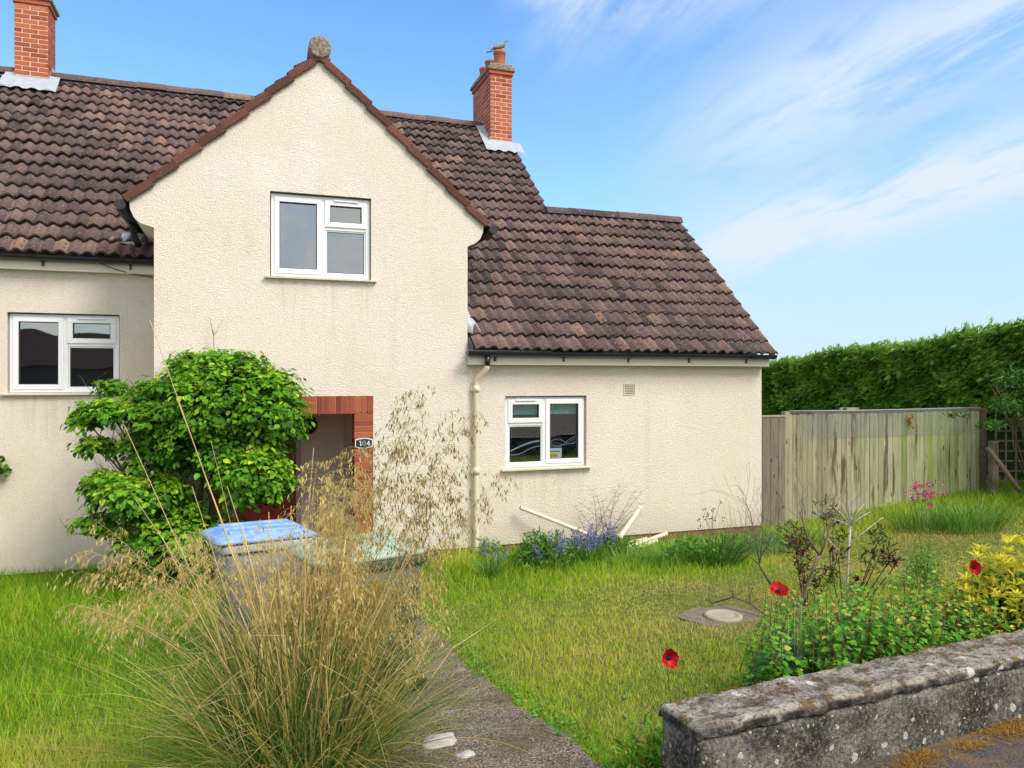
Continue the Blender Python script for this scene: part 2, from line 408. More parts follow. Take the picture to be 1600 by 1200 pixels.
def f_cope(t_, p, r, b):
    n = t_.noise(p, 7, 7, .72); f_ = t_.noise(p, 55, 4, .7)
    c = t_.ramp(n, [(.38, (.12, .10, .08)), (.5, (.30, .27, .21)), (.66, (.46, .42, .34))])
    c = t_.mix(t_.smooth(f_, .5, .36, 0, .8), c, (.07, .06, .045))
    ms = t_.noise(t_.mapping(p, scale=(1, 1.6, 1)), 11, 5, .65)
    c = t_.mix(t_.smooth(ms, .52, .60, 0, .85), c, (.10, .062, .022))
    c = t_.mix(t_.smooth(ms, .64, .69, 0, .9), c, (.26, .15, .02))
    nzs = t_.new('ShaderNodeNewGeometry').outputs['Normal']; up = t_.new('ShaderNodeSeparateXYZ', {0: nzs}).outputs[2]
    side = t_.ramp(t_.noise(p, 18, 6, .7), [(.4, (.03, .028, .025)), (.55, (.09, .085, .075)), (.68, (.30, .28, .24))])
    c = t_.mix(t_.smooth(up, .2, .7), side, c)
    wv = t_.math('ADD', t_.vor(p, 7), t_.math('MULTIPLY', f_, .12)); c = t_.mix(t_.smooth(wv, .24, .17, 0, .85), c, (.62, .60, .55))
    return c, t_.math('ADD', n, t_.math('MULTIPLY', ms, .9)), .03
M_cope = mat('mossy_coping', f_cope, .95, .1)
def f_asph(t_, p, r, b):
    n = t_.noise(p, 90, 3, .6); k = t_.noise(p, 3, 6, .7)
    c = t_.ramp(n, [(.35, (.045, .043, .04)), (.6, (.12, .11, .10))])
    return t_.mix(t_.smooth(k, .45, .62, 0, .85), c, (.20, .12, .045)), n, .008
M_asph = mat('pavement_asphalt', f_asph, .95, .15)
def f_fence(t_, p, r, b):
    g_ = t_.mapping(p, scale=(14, 14, .9)); ro = t_.new('ShaderNodeCombineXYZ', {0: 0.0, 1: 0.0, 2: t_.math('MULTIPLY', r, 37.0)}).outputs[0]; pv_ = t_.new('ShaderNodeVectorMath', {0: p, 1: ro}); pv_.operation = 'ADD'; p2 = pv_.outputs[0]
    g_ = t_.mapping(p2, scale=(14, 14, .9)); n = t_.noise(g_, 2.2, 7, .7); big = t_.noise(t_.mapping(p2, scale=(5, 5, .55)), 1.4, 4, .6)
    gx = t_.new('ShaderNodeSeparateXYZ', {0: p}).outputs[0]
    base = t_.mix(t_.smooth(gx, 8.8, 11.2), (.24, .23, .15), (.23, .30, .08))
    c = t_.mix(t_.math('MULTIPLY', r, .8), base, (.48, .47, .32))
    c = t_.mix(t_.smooth(n, .45, .7, 0, .7), c, (.15, .13, .085))
    c = t_.mix(t_.smooth(t_.math('ADD', big, t_.math('MULTIPLY', r, .10)), .62, .70, 0, .85), c, (.095, .058, .036))
    kn = t_.smooth(t_.vor(t_.mapping(p, scale=(9, 9, 2.2)), 1.0), .13, .06); c = t_.mix(kn, c, (.05, .035, .025))
    return c, n, .006
M_fence = mat('weathered_fence_board', f_fence, .9, .15)
def f_gate(t_, p, r, b):
    g_ = t_.mapping(p, scale=(14, 14, .9)); n = t_.noise(g_, 2.2, 7, .7)
    c = t_.mix(r, (.20, .17, .14), (.27, .25, .17)); c = t_.mix(t_.smooth(n, .42, .7, 0, .8), c, (.10, .085, .07))
    kn = t_.smooth(t_.vor(t_.mapping(p, scale=(9, 9, 3)), 1.0), .16, .06); c = t_.mix(kn, c, (.03, .024, .02)); return c, n, .006
M_gate = mat('grey_weathered_board', f_gate, .9, .15)
M_wire = flat('galvanised_wire', (.36, .40, .42), .5, .5)
M_binblue = mat('faded_blue_plastic', lambda t_, p, r, b: t_.mix(t_.smooth(t_.noise(t_.mapping(p, scale=(1, 1, .3)), 7, 5, .7), .44, .60), (.14, .32, .62), (.27, .42, .64)), .5, .4)
M_bingrey = flat('grey_bin_plastic', (.16, .165, .19), .5, .4, .25, 9)
M_bingreen = flat('faded_green_plastic', (.40, .52, .40), .45, .4, .3, 7)
M_bindk = flat('dark_green_plastic', (.05, .085, .065), .5, .4, .25, 9)
M_binrim = flat('pale_grey_plastic', (.42, .44, .47), .5, .4, .3, 9)
M_cloth = flat('blind_teal', (.18, .66, .64), .9, .1, .3, 30)
M_reddoor = flat('dark_red_paint', (.17, .012, .016), .35, .5, .15)
M_brass = flat('brass', (.45, .32, .10), .4, .6)
M_paper = flat('notice_paper', (.72, .84, .88), .8, .2, .02)
M_orange = flat('notice_orange', (.75, .28, .03), .8, .2); M_yellow = flat('notice_yellow', (.85, .70, .05), .8, .2)
M_ink = flat('notice_blue', (.08, .16, .36), .8, .2)
M_wavy = flat('wavy_line_grey', (.42, .47, .58), .7, .2)
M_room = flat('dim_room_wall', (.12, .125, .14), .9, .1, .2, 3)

# grass colours
GR = [(0, (.055, .15, .008)), (.25, (.16, .38, .012)), (.45, (.36, .58, .020)), (.62, (.56, .64, .05)), (.8, (.74, .62, .16)), (1, (.78, .60, .26))]
M_grass = leafmat('lawn_grass', GR, .5, .6, .2)
M_stipaleaf = leafmat('stipa_leaf', [(0, (.035, .11, .022)), (.3, (.10, .24, .035)), (.5, (.24, .36, .055)), (.7, (.50, .46, .10)), (.85, (.64, .50, .15)), (1, (.74, .54, .21))], .4, .5)
M_stalk = leafmat('straw_stalk', [(0, (.16, .24, .05)), (.4, (.42, .36, .12)), (1, (.76, .57, .27))], .15, .5)
M_spike = leafmat('straw_spikelet', [(0, (.20, .15, .06)), (.35, (.48, .33, .08)), (.7, (.82, .61, .18)), (1, (.90, .76, .38))], .5, .55)
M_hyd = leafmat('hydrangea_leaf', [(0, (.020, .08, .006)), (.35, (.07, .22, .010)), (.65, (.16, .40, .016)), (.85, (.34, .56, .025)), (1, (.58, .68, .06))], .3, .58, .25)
M_hedge = leafmat('conifer_spray', [(0, (.05, .13, .02)), (.4, (.14, .31, .035)), (.75, (.30, .54, .06)), (1, (.44, .62, .10))], .35, .7, .2)
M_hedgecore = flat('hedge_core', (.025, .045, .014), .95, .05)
M_snow = leafmat('bright_leaf', [(0, (.030, .14, .008)), (.4, (.085, .29, .012)), (.72, (.20, .44, .025)), (.92, (.42, .50, .05)), (1, (.60, .34, .07))], .35, .45)
M_yel = leafmat('variegated_leaf', [(0, (.07, .16, .02)), (.25, (.30, .38, .03)), (.5, (.62, .58, .04)), (1, (.78, .68, .05))], .3, .45)
M_darkleaf = leafmat('dark_leaf', [(0, (.016, .065, .010)), (.5, (.055, .18, .020)), (.85, (.13, .33, .034)), (1, (.26, .44, .07))], .25, .45)
M_blueleaf = leafmat('grey_green_leaf', [(0, (.04, .10, .045)), (.6, (.10, .22, .10)), (1, (.18, .32, .15))], .25, .5)
M_redleaf = leafmat('red_green_leaf', [(0, (.09, .012, .016)), (.35, (.20, .020, .028)), (.5, (.05, .085, .02)), (.8, (.12, .20, .03)), (1, (.34, .32, .06))], .25, .45)
M_violet = leafmat('violet_petal', [(0, (.10, .10, .34)), (.6, (.20, .20, .55)), (1, (.36, .34, .72))], .3, .6)
M_pink = leafmat('pink_petal', [(0, (.38, .03, .12)), (.6, (.62, .09, .24)), (1, (.72, .40, .46))], .3, .6)
M_red = leafmat('poppy_petal', [(0, (.42, .002, .004)), (1, (.72, .010, .010))], .3, .45)
M_twig = leafmat('bare_twig', [(0, (.06, .042, .03)), (.5, (.17, .125, .085)), (1, (.30, .24, .17))], 0, .8)
M_palewood = leafmat('bleached_twig', [(0, (.34, .29, .22)), (1, (.58, .53, .44))], 0, .8)
M_redstem = leafmat('red_brown_stem', [(0, (.10, .03, .02)), (1, (.22, .09, .05))], 0, .6)
M_greenstem = leafmat('green_stem', [(0, (.07, .16, .03)), (1, (.22, .34, .09))], .1, .5)
M_moss = leafmat('dry_moss', [(0, (.10, .045, .012)), (.6, (.30, .14, .03)), (1, (.42, .25, .05))], .1, .95, .05)
M_stone = flat('pale_stone', (.55, .55, .50), .9, .15, .35, 12)
M_sedum = leafmat('sedum_leaf', [(0, (.16, .26, .02)), (1, (.66, .62, .06))], .2, .6)

# ------------------------------------------------------------------ ground
YG, YL = 9.64, 10.93
T = .92                                         # roof pitch (rise per metre)
def roof_z(y): return 2.66+T*(y-9.45)
YR = 14.37
xs = np.unique(np.concatenate([np.linspace(-60, -8, 14), np.linspace(-8, 16, 121), np.linspace(16, 120, 20)]))
ys = np.unique(np.concatenate([[2.62], np.linspace(2.62, 12, 80), np.linspace(12, 160, 30)]))
gx, gy = np.meshgrid(xs, ys); gz = ground_z(gx, gy)
V = np.stack([gx, gy, gz], 2).reshape(-1, 3); nx = len(xs)
ii = np.arange(len(ys)-1)[:, None]*nx+np.arange(nx-1)[None]
Fc = np.stack([ii, ii+1, ii+1+nx, ii+nx], 2).reshape(-1, 4)
o = link('ground', np_mesh('ground', V, Fc, None, True), M_ground); tag(o, kind='structure')
mb = MB(); mb.quad((-60, -2.2, .70), (60, -2.2, .70), (60, 2.9, .70), (-60, 2.9, .70))
# the pavement stops behind the garden wall line
mb.v[2] = (60, 2.62, .70); mb.v[3] = (-60, 2.62, .70)
mb.quad((-60, 2.62, .70), (60, 2.62, .70), (60, 2.62, .4), (-60, 2.62, .4))
tag(mb.build('pavement', M_asph), kind='structure')
mb = MB(); mb.box(-60, 60, -2.34, -2.2, .45, .705); tag(mb.build('kerb', M_path), kind='structure')
mb = MB(); mb.quad((-60, -60, .58), (60, -60, .58), (60, -2.34, .58), (-60, -2.34, .58)); tag(mb.build('road', M_asph), kind='structure')
# path from the pavement to the porch
mb = MB(); ysp = np.linspace(2.55, 9.9, 60)
for a, b in zip(ysp[:-1], ysp[1:]):
    def pz(x, y): return max(float(ground_z(x, y))+.035, .705 if y < 2.7 else -9)
    def ed(y, k): return k+.02*math.sin(y*5.3+k)+.012*math.sin(y*13)
    xa = [.50, .85, 1.2]; 
    L0, R0, L1, R1 = ed(a, .48), ed(a, 1.50)+.03, ed(b, .48), ed(b, 1.50)+.03
    mb.quad((L0, a, pz(1, a)), (R0, a, pz(1, a)), (R1, b, pz(1, b)), (L1, b, pz(1, b)), smooth=True)
    mb.quad((R0, a, pz(1, a)), (R0, a, pz(1, a)-.08), (R1, b, pz(1, b)-.08), (R1, b, pz(1, b)))
    mb.quad((L0, a, pz(1, a)-.08), (L0, a, pz(1, a)), (L1, b, pz(1, b)), (L1, b, pz(1, b)-.08))
tag(mb.build('garden_path', M_path), kind='structure')

# ------------------------------------------------------------------ HOUSE
house = empty('house', (.9, YG, 0), 'cream roughcast cottage with brown tiled roof, front gable and single storey wing', 'house')
def wall_poly(name, outer, holes, y, depth, m_, parent, back=False):
    mb = MB(); loops = [outer]+holes
    tess = tessellate_polygon([[Vector((p[0], p[1], 0)) for p in lp] for lp in loops])
    flatp = [p for lp in loops for p in lp]
    n = len(mb.v); mb.v += [(p[0], y, p[1]) for p in flatp]
    for tri in tess:
        a, b, c = [Vector(flatp[i]) for i in tri]
        s = (b-a).cross(c-a) if False else (b.x-a.x)*(c.y-a.y)-(b.y-a.y)*(c.x-a.x)
        mb.face([n+i for i in (tri if s > 0 else tuple(reversed(tri)))])
    for k, lp in enumerate(loops):
        for i in range(len(lp)):
            p, q = lp[i], lp[(i+1) % len(lp)]
            d = depth if k == 0 else .13
            mb.quad((p[0], y, p[1]), (p[0], y+d, p[1]), (q[0], y+d, q[1]), (q[0], y, q[1]))
    return mb.build(name, m_, parent)
def rect(x0, x1, z0, z1): return [(x0, z0), (x1, z0), (x1, z1), (x0, z1)]
WU = (.322, 1.53, 3.53, 4.555); WK = (3.305, 4.49, 1.10, 2.07); WL = (-2.71, -1.47, 2.12, 3.12)
PX0, PX1, PZ = -.10, 1.32, 1.867
gable = [(-.944, .10), (-.34, .10), (-.34, PZ+.222), (1.555, PZ+.222), (1.555, .10), (2.78, .10), (2.78, 4.03), (2.88, 4.07), (2.95, 4.13), (2.99, 4.22), (3.0, 4.31), (.9, 6.21), (-1.2, 4.31), (-1.19, 4.22), (-1.15, 4.13), (-1.08, 4.07), (-.944, 4.03)]
o = wall_poly('gable_wall', gable, [rect(*WU)], YG, 1.6, M_render, house)
o = wall_poly('extension_wall', [(2.78, .10), (7.38, .10), (7.38, 2.62), (2.78, 2.62)], [rect(*WK)], YG+.012, .3, M_render, house)
mb = MB(); mb.prism([(YG+.012+.01, 2.6), (YG+5.2, 2.6), (12.1, 5.0), ], 7.375, 7.1, 'x'); mb.prism([(YG+.02, .1), (YG+5.2, .1), (YG+5.2, 2.6), (YG+.02, 2.6)], 7.378, 7.1, 'x')
mb.build('extension_end_wall', M_render, house)
o = wall_poly('rear_wing_wall', [(-7.5, -.10), (-.90, -.10), (-.90, 3.78), (-7.5, 3.78)], [rect(*WL)], YL, .3, M_render, house)
mb = MB(); mb.prism([(YL+.3, .0), (17.9, .0), (17.9, 3.7), (YR, 6.95), (11.2, 4.1)], 4.83, 4.6, 'x'); mb.build('end_wall', M_render, house)
mb = MB(); mb.box(2.7, 2.76, YG+.2, 12, 2.5, 4.2); mb.build('return_wall', M_render, house)
# plinth
mb = MB()
mb.box(1.56, 7.36, YG+.03, YG+.2, -.3, .10); mb.box(-.93, -.35, YG+.03, YG+.2, -.3, .10); mb.box(-7.5, -.9, YL+.03, YL+.2, -.5, -.10)
mb.build('plinth', M_plinth, house)
mb = MB(); mb.box(7.1, 7.365, YG+.2, YG+5, -.3, .10); mb.build('plinth', M_plinth, house)
# rooms behind the glass: dark boxes that hold the gloom
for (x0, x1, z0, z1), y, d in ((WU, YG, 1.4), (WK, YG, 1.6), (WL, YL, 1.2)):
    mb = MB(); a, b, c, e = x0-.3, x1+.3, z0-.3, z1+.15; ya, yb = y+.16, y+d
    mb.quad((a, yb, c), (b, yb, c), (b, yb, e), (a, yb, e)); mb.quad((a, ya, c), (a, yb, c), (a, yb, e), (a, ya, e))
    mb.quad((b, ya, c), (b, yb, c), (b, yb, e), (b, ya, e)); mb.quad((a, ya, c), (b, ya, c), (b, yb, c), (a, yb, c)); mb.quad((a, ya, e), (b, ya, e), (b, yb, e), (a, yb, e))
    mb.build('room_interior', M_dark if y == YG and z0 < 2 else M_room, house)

def frame_ring(mb, x0, x1, z0, z1, w, ya, yb, r=.5):
    mb.box(x0, x1, ya, yb, z0, z0+w, r); mb.box(x0, x1, ya, yb, z1-w, z1, r)
    mb.box(x0, x0+w, ya, yb, z0+w, z1-w, r); mb.box(x1-w, x1, ya, yb, z0+w, z1-w, r)
def window(W_, y, split, small_right=True, sill_ov=.06, label=None):
    x0, x1, z0, z1 = W_; fy = y+.055
    mb = MB(); frame_ring(mb, x0+.012, x1-.012, z0+.012, z1-.012, .05, fy, fy+.07)
    xm = x0+(x1-x0)*split
    mb.box(xm-.03, xm+.03, fy+.002, fy+.07, z0+.062, z1-.062)
    w = mb.build('window', M_white, house, .004)
    if label: tag(w, label)
    zt = z1-(z1-z0)*.385
    a, b = (xm+.03, x1-.062) if small_right else (x0+.062, xm-.03)
    c, d = (x0+.062, xm-.03) if small_right else (xm+.03, x1-.062)
    mb = MB(); mb.box(a, b, fy+.002, fy+.07, zt-.025, zt+.025); mb.build('transom', M_white, w, .004)
    for nm, (p, q, s, e), fr in (('casement', (a, b, zt+.025, z1-.062), .052), ('fixed_light', (a, b, z0+.062, zt-.025), .018), ('casement', (c, d, z0+.062, z1-.062), .048)):
        pr = -.014 if nm == 'casement' else .012
        ov = .012 if nm == 'casement' else 0
        mb = MB(); frame_ring(mb, p-ov, q+ov, s-ov, e+ov, fr+ov, fy+pr, fy+.05); mb.build(nm, M_white, w, .005)
        mb = MB(); frame_ring(mb, p+fr, q-fr, s+fr, e-fr, .007, fy+pr+.010, fy+.04); mb.build('glazing_seal', M_rubber, w)
        mb = MB(); yy = fy+.024; mb.quad((p+fr, yy, s+fr), (q-fr, yy, s+fr), (q-fr, yy, e-fr), (p+fr, yy, e-fr)); mb.build('pane', M_glass, w)
    cx = (a+b)/2; l_ = (b-a)*.30
    mb = MB(); mb.box(cx-l_, cx+l_, fy-.030, fy-.014, z1-.066, z1-.048); mb.build('trickle_vent', M_white, w, .003)
    mb = MB(); mb.prism([(y-.055, z0-.022), (y-.055, z0-.004), (y+.12, z0+.014), (y+.12, z0-.022)], x0-sill_ov, x1+sill_ov, 'x'); mb.build('sill', M_sill, w, .004)
    # thin dark strip standing in for the shadow line above the frame
    mb = MB(); mb.box(x0+.002, x1-.002, y+.03, y+.055, z1-.014, z1-.002); mb.build('head_shade_strip', M_rubber, w)
    return w
wu = window(WU, YG, .52, label='white window high in the gable')
wk = window(WK, YG, .485, small_right=False, label='white kitchen window with teal blinds and a notice')
wl = window(WL, YL, .50, label='white window on the recessed left wall')
# kitchen window contents
mb = MB()
def blind(x0, x1, zt):
    n = 40
    for k, (zb, za, yo) in enumerate(((zt-.055, zt, .0), (zt-.11, zt-.055, .012), (zt-.14, zt-.105, .0))):
        for i in range(n):
            a, b = x0+(x1-x0)*i/n, x0+(x1-x0)*(i+1)/n
            ya = YG+.15+yo+.006*math.sin(i*1.3+k); yb = YG+.15+yo+.006*math.sin((i+1)*1.3+k)
            mb.quad((a, ya, zb), (b, yb, zb), (b, yb, za), (a, ya, za), .5, True)
blind(3.40, 3.86, 1.955); mb.build('blind', M_cloth, wk); mb = MB(); blind(3.92, 4.42, 1.955); mb.build('blind', M_cloth, wk)
nb = MB(); nb.box(3.965, 4.155, YG+.105, YG+.107, 1.172, 1.352)
nt = nb.build('notice', M_paper, wk)
nb = MB(); nb.box(3.99, 4.10, YG+.101, YG+.104, 1.225, 1.25); nb.box(4.0, 4.09, YG+.100, YG+.103, 1.25, 1.262); nb.build('notice_print', M_orange, nt) if False else None
b1_ = MB(); b1_.box(3.993, 4.095, YG+.1015, YG+.104, 1.230, 1.262); o = b1_.build('picture_patch', M_orange, wk)
b1_ = MB(); b1_.box(3.993, 4.075, YG+.1015, YG+.104, 1.263, 1.285); b1_.build('picture_patch', M_yellow, wk)
b1_ = MB()
b1_.box(3.98, 4.127, YG+.1015, YG+.104, 1.300, 1.312); b1_.build('print_line', M_ink, wk)
for k in range(4): b1_ = MB(); b1_.box(3.985+k*.045, 4.005+k*.045, YG+.1015, YG+.104, 1.185, 1.203); b1_.build('print_mark', M_ink, wk)
# pale wavy strips just behind the lower glass
mb = MB()
def wave(x0, x1, zf, w=.010):
    n = 26; mb = MB()
    for i in range(n):
        a, b = x0+(x1-x0)*i/n, x0+(x1-x0)*(i+1)/n
        za, zb = zf((a-x0)/(x1-x0)), zf((b-x0)/(x1-x0))
        mb.quad((a, YG+.088, za-w/2), (b, YG+.088, zb-w/2), (b, YG+.088, zb+w/2), (a, YG+.088, za+w/2))
    mb.build('wavy_line', M_wavy, wk)
wave(3.40, 3.85, lambda s: 1.33+.13*math.sin(s*1.5), .022); wave(3.40, 3.85, lambda s: 1.28+.10*s-.02*math.sin(s*6), .010)
wave(3.975, 4.395, lambda s: 1.44+.035*math.sin(s*6.3), .006); wave(3.975, 4.395, lambda s: 1.41-.045*math.sin(s*5.6-.2)+.05*s, .006)
wave(3.975, 4.395, lambda s: 1.385-.035*math.sin(s*4.6)+.07*s, .004); wave(3.975, 4.395, lambda s: 1.415+.02*math.sin(s*7+1), .003)

# porch -----------------------------------------------------------
def rb(): return float(np.clip(rng.normal(.5, .25), 0, 1))
mb = MB(); core = MB()
core.box(PX1+.006, 1.549, YG+.008, YG+.215, -.1, PZ+.03); core.box(-.334, 1.549, YG+.008, YG+.11, PZ+.006, PZ+.215)
core.box(-.334, PX0-.006, YG+.008, YG+.215, -.1, PZ+.03)
z = -.08
while z < PZ-.03:
    h_ = min(.065, PZ-.004-z)
    mb.box(PX1, 1.555, YG, YG+.22, z, z+h_, rb()); mb.box(-.34, PX0, YG, YG+.22, z, z+h_, rb()); z += .075
x = -.34
while x < 1.545:
    mb.box(x, min(x+.0655, 1.555), YG-.004, YG+.115, PZ, PZ+.222, rb()); x += .0758
mb.mi = 0
pb = mb.build('porch_brickwork', M_brick2, house, .003)
core.build('porch_mortar', M_mortar2, pb)
mb = MB(); fz = .03
mb.quad((PX1+.03, YG+.215, fz), (PX1+.03, YL, fz), (PX1+.03, YL, PZ+.1), (PX1+.03, YG+.215, PZ+.1))
mb.quad((PX0-.03, YL, fz), (PX0-.03, YG+.215, fz), (PX0-.03, YG+.215, PZ+.1), (PX0-.03, YL, PZ+.1))
mb.quad((PX0-.1, YL, fz), (PX1+.1, YL, fz), (PX1+.1, YL, PZ+.1), (PX0-.1, YL, PZ+.1))
mb.quad((PX0-.1, YG+.1, PZ+.09), (PX1+.1, YG+.1, PZ+.09), (PX1+.1, YL, PZ+.09), (PX0-.1, YL, PZ+.09))
pw = mb.build('porch_wall', M_render_in, house)
mb = MB(); mb.box(PX0-.03, PX1+.03, YG-.12, YL, -.12, fz); mb.build('door_step', M_path, house, .01)
mb = MB(); mb.box(-.08, .70, YL-.05, YL-.012, fz, 1.93); dr = mb.build('door', M_reddoor, house, .004)
mb = MB()
for (a, b, c, e) in ((.0, .26, .2, .85), (.36, .62, .2, .85), (.0, .26, 1.0, 1.75), (.36, .62, 1.0, 1.75)): frame_ring(mb, a, b, c, e, .02, YL-.062, YL-.05)
mb.build('door_moulding', M_reddoor, dr, .003)
mb = MB(); mb.tube([(.64, YL-.06, 1.0), (.64, YL-.11, 1.0), (.56, YL-.115, 1.0)], .01, 8); mb.build('handle', M_brass, dr)
mb = MB(); mb.box(.70, .765, YL-.075, YL-.005, fz, 1.96); mb.box(-.1, .70, YL-.075, YL-.005, 1.93, 1.96); mb.build('door_frame', flat('mauve_frame_paint', (.40, .31, .33), .6), dr, .004)
M_ = Matrix.Translation((.86, YL-.01, 1.665)) @ Matrix.Rotation(R(90), 4, 'X')
mb = MB(); mb.lathe([(.06, 0), (.125, .005), (.13, .03), (.11, .07), (.06, .10), (.01, .11)], sides=24, M=M_); mb.build('porch_lamp', M_black, house)
# number plate: a barrel shaped black plate with a white rim and white figures
px, pz_ = 1.437, 1.50
def barrel(w, h, e=.018, n=12):
    pts = []
    for i in range(n+1): s = -1+2*i/n; pts.append((px+s*w, pz_+h+e*(1-s*s)))
    for i in range(n+1): s = 1-2*i/n; pts.append((px+s*w, pz_-h-e*(1-s*s)))
    return pts
mb = MB(); mb.prism(barrel(.109, .046), YG-.016, YG-.004); npl = mb.build('house_number_plate', M_white, house)
mb = MB(); mb.prism(barrel(.098, .036), YG-.020, YG-.0165); mb.build('plate_face', flat('plate_black', (.02, .02, .025), .5), npl)
def stroke(mb, pts, w=.009):
    for a, b in zip(pts[:-1], pts[1:]):
        d = Vector((b[0]-a[0], b[1]-a[1])); n_ = Vector((-d.y, d.x)).normalized()*w/2; d = d.normalized()*w*.3
        q = [(a[0]-d.x+n_.x, a[1]-d.y+n_.y), (a[0]-d.x-n_.x, a[1]-d.y-n_.y), (b[0]+d.x-n_.x, b[1]+d.y-n_.y), (b[0]+d.x+n_.x, b[1]+d.y+n_.y)]
        mb.quad(*[(px+p[0], YG-.0215, pz_+p[1]) for p in q])
mb = MB(); hh = .032
stroke(mb, [(-.056, .022), (-.042, hh), (-.042, -hh)], .010)
stroke(mb, [(math.cos(k*math.pi/8)*.016, math.sin(k*math.pi/8)*hh) for k in range(17)], .010)
stroke(mb, [(.062, -hh), (.062, hh), (.036, -.012), (.076, -.012)], .010)
mb.build('numerals', M_white, npl)

# roofs -----------------------------------------------------------
PER = .152; GA = .298
PROF = [(0, 0), (.12, .10), (.28, .48), (.44, .90), (.56, 1.0), (.70, .86), (.84, .40), (.93, .06)]
def tiled(name, x0, x1, s0, s1, org, across, up, nrm, parent, amp=.044, seed=0, right_edge=None):
    """courses of rolled tiles: s runs up the slope from the eave"""
    r0 = random.Random(seed); mb = MB(); org = Vector(org); A = Vector(across); U = Vector(up).normalized(); Nn = Vector(nrm).normalized()
    nt_ = int(math.ceil((x1-x0)/PER)); nc = int(math.ceil((s1-s0)/GA))
    for j in range(nc):
        sa = s0+j*GA-.035; sb = min(s0+(j+1)*GA+.02, s1)
        cols = []; ph = r0.uniform(0, 6)
        for i in range(nt_):
            jt = r0.gauss(0, .005); js = r0.gauss(0, .005)
            for (tt, hh_) in PROF:
                x_ = x0+(i+tt)*PER
                if x_ > x1: break
                cols.append((x_, hh_*amp, jt, js, i))
        n = len(mb.v)
        for (x_, h, jt, js, i) in cols:
            sag = .006*math.sin(x_*1.1+ph)+.010*math.sin(x_*.55+j*.35)
            base = org+A*x_
            mb.v.append(tuple(base+U*(sa+js+sag*.6)+Nn*(h+.026+sag+jt)))
            mb.v.append(tuple(base+U*(sa+js+sag*.6)+Nn*(h+.055+sag+jt)))
            mb.v.append(tuple(base+U*sb+Nn*(h+.004+sag)))
        tr = {}
        for k in range(len(cols)-1):
            i = cols[k][4]
            if i//1 not in tr:
                c_ = r0.gauss(.45, .20)+.15*math.sin(i*.21+j*.4+seed)
                if r0.random() < .03: c_ += .4
                tr[i] = min(1, max(0, c_))
            a = n+3*k
            mb.face((a, a+3, a+4, a+1), tr[i]*.3, False); mb.face((a+1, a+4, a+5, a+2), tr[i], True)  # tail faces coloured darker, painting the shadow line below each course
    return mb.build(name, M_tile, parent)
sl_ = math.sqrt(1+T*T); UPF = (0, 1/sl_, T/sl_); NRF = (0, -T/sl_, 1/sl_)
roof = empty('roof', (0, 0, 0)); roof.parent = house; roof.matrix_parent_inverse = Matrix.Translation(house.location).inverted()
def RX(o): return o
S = lambda y: (y-9.45)*sl_
org = (0, 9.45, roof_z(9.45))
def smin(y): return math.ceil(S(y)/GA)*GA
# courses line up across the three front slopes
tiled('tiled_slope', -7.5, 2.80, S(10.74), S(YR), org, (1, 0, 0), UPF, NRF, roof, seed=1)
tiled('tiled_slope', 2.82, 4.90, 0, S(YR), org, (1, 0, 0), UPF, NRF, roof, seed=2)
tiled('tiled_slope', 4.90, 7.47, 0, S(12.1), org, (1, 0, 0), UPF, NRF, roof, seed=3)
# undersides/back slopes
mb = MB()
def slab(x0, x1, ya, yb, za=None, zb=None, th=.03):
    za = roof_z(ya) if za is None else za; zb = roof_z(yb) if zb is None else zb
    n = len(mb.v); mb.v += [(x0, ya, za), (x1, ya, za), (x1, yb, zb), (x0, yb, zb), (x0, ya, za-th), (x1, ya, za-th), (x1, yb, zb-th), (x0, yb, zb-th)]
    for q in ((0, 1, 2, 3), (7, 6, 5, 4), (0, 4, 5, 1), (1, 5, 6, 2), (2, 6, 7, 3), (3, 7, 4, 0)): mb.face([n+i for i in q], .2)
slab(-7.5, 2.80, 10.78, YR); slab(2.79, 4.86, 9.5, YR); slab(4.865, 7.43, 9.5, 12.1)
slab(-7.5, 4.86, YR+.01, 18.0, roof_z(YR), roof_z(YR)-T*3.63); slab(4.865, 7.43, 12.11, 14.9, roof_z(12.1), roof_z(12.1)-T*2.8)
mb.build('roof_deck', M_tile, roof)
# ridge tiles
def ridge(x0, x1, y, z, r0=.14, L=.45):
    mb = MB(); x = x0; rr = random.Random(5)
    while x < x1:
        e = min(x+L, x1); zj = z+rr.gauss(0, .004); tn = min(1, max(0, rr.gauss(.4, .2)))
        pts0 = [(y+r0*math.cos(a), zj-.05+r0*.95*math.sin(a)) for a in np.linspace(0, math.pi, 9)]
        mb.prism(pts0, x+.004, e-.004, 'x', tn); x = e
    return mb.build('ridge_tiles', M_tile, roof, .006)
ridge(-7.5, 4.42, YR, roof_z(YR)+.05); ridge(4.85, 7.46, 12.1, roof_z(12.1)+.05)
mb = MB(); mb.box(-7.5, 4.4, YR-.14, YR-.10, roof_z(YR)-.12, roof_z(YR)-.03); mb.box(4.9, 7.42, 12.1-.14, 12.1-.10, roof_z(12.1)-.12, roof_z(12.1)-.03)
mb.build('ridge_bedding', M_black, roof)
# gable roof (two side slopes) with verge tiles along the front edge
TG = (6.21-4.31)/2.1; slg = math.sqrt(1+TG*TG)
for sgn in (-1, 1):
    # s up the slope, across = +y
    e0 = Vector((.9+sgn*2.2, 0, 4.31-.1*TG+.03)); U = (-sgn, 0, TG); N_ = (sgn*TG, 0, 1)
    tiled('tiled_slope', YG+.02, 13.6, 0, 2.2*slg, e0, (0, 1, 0), U, N_, roof, seed=11+sgn)
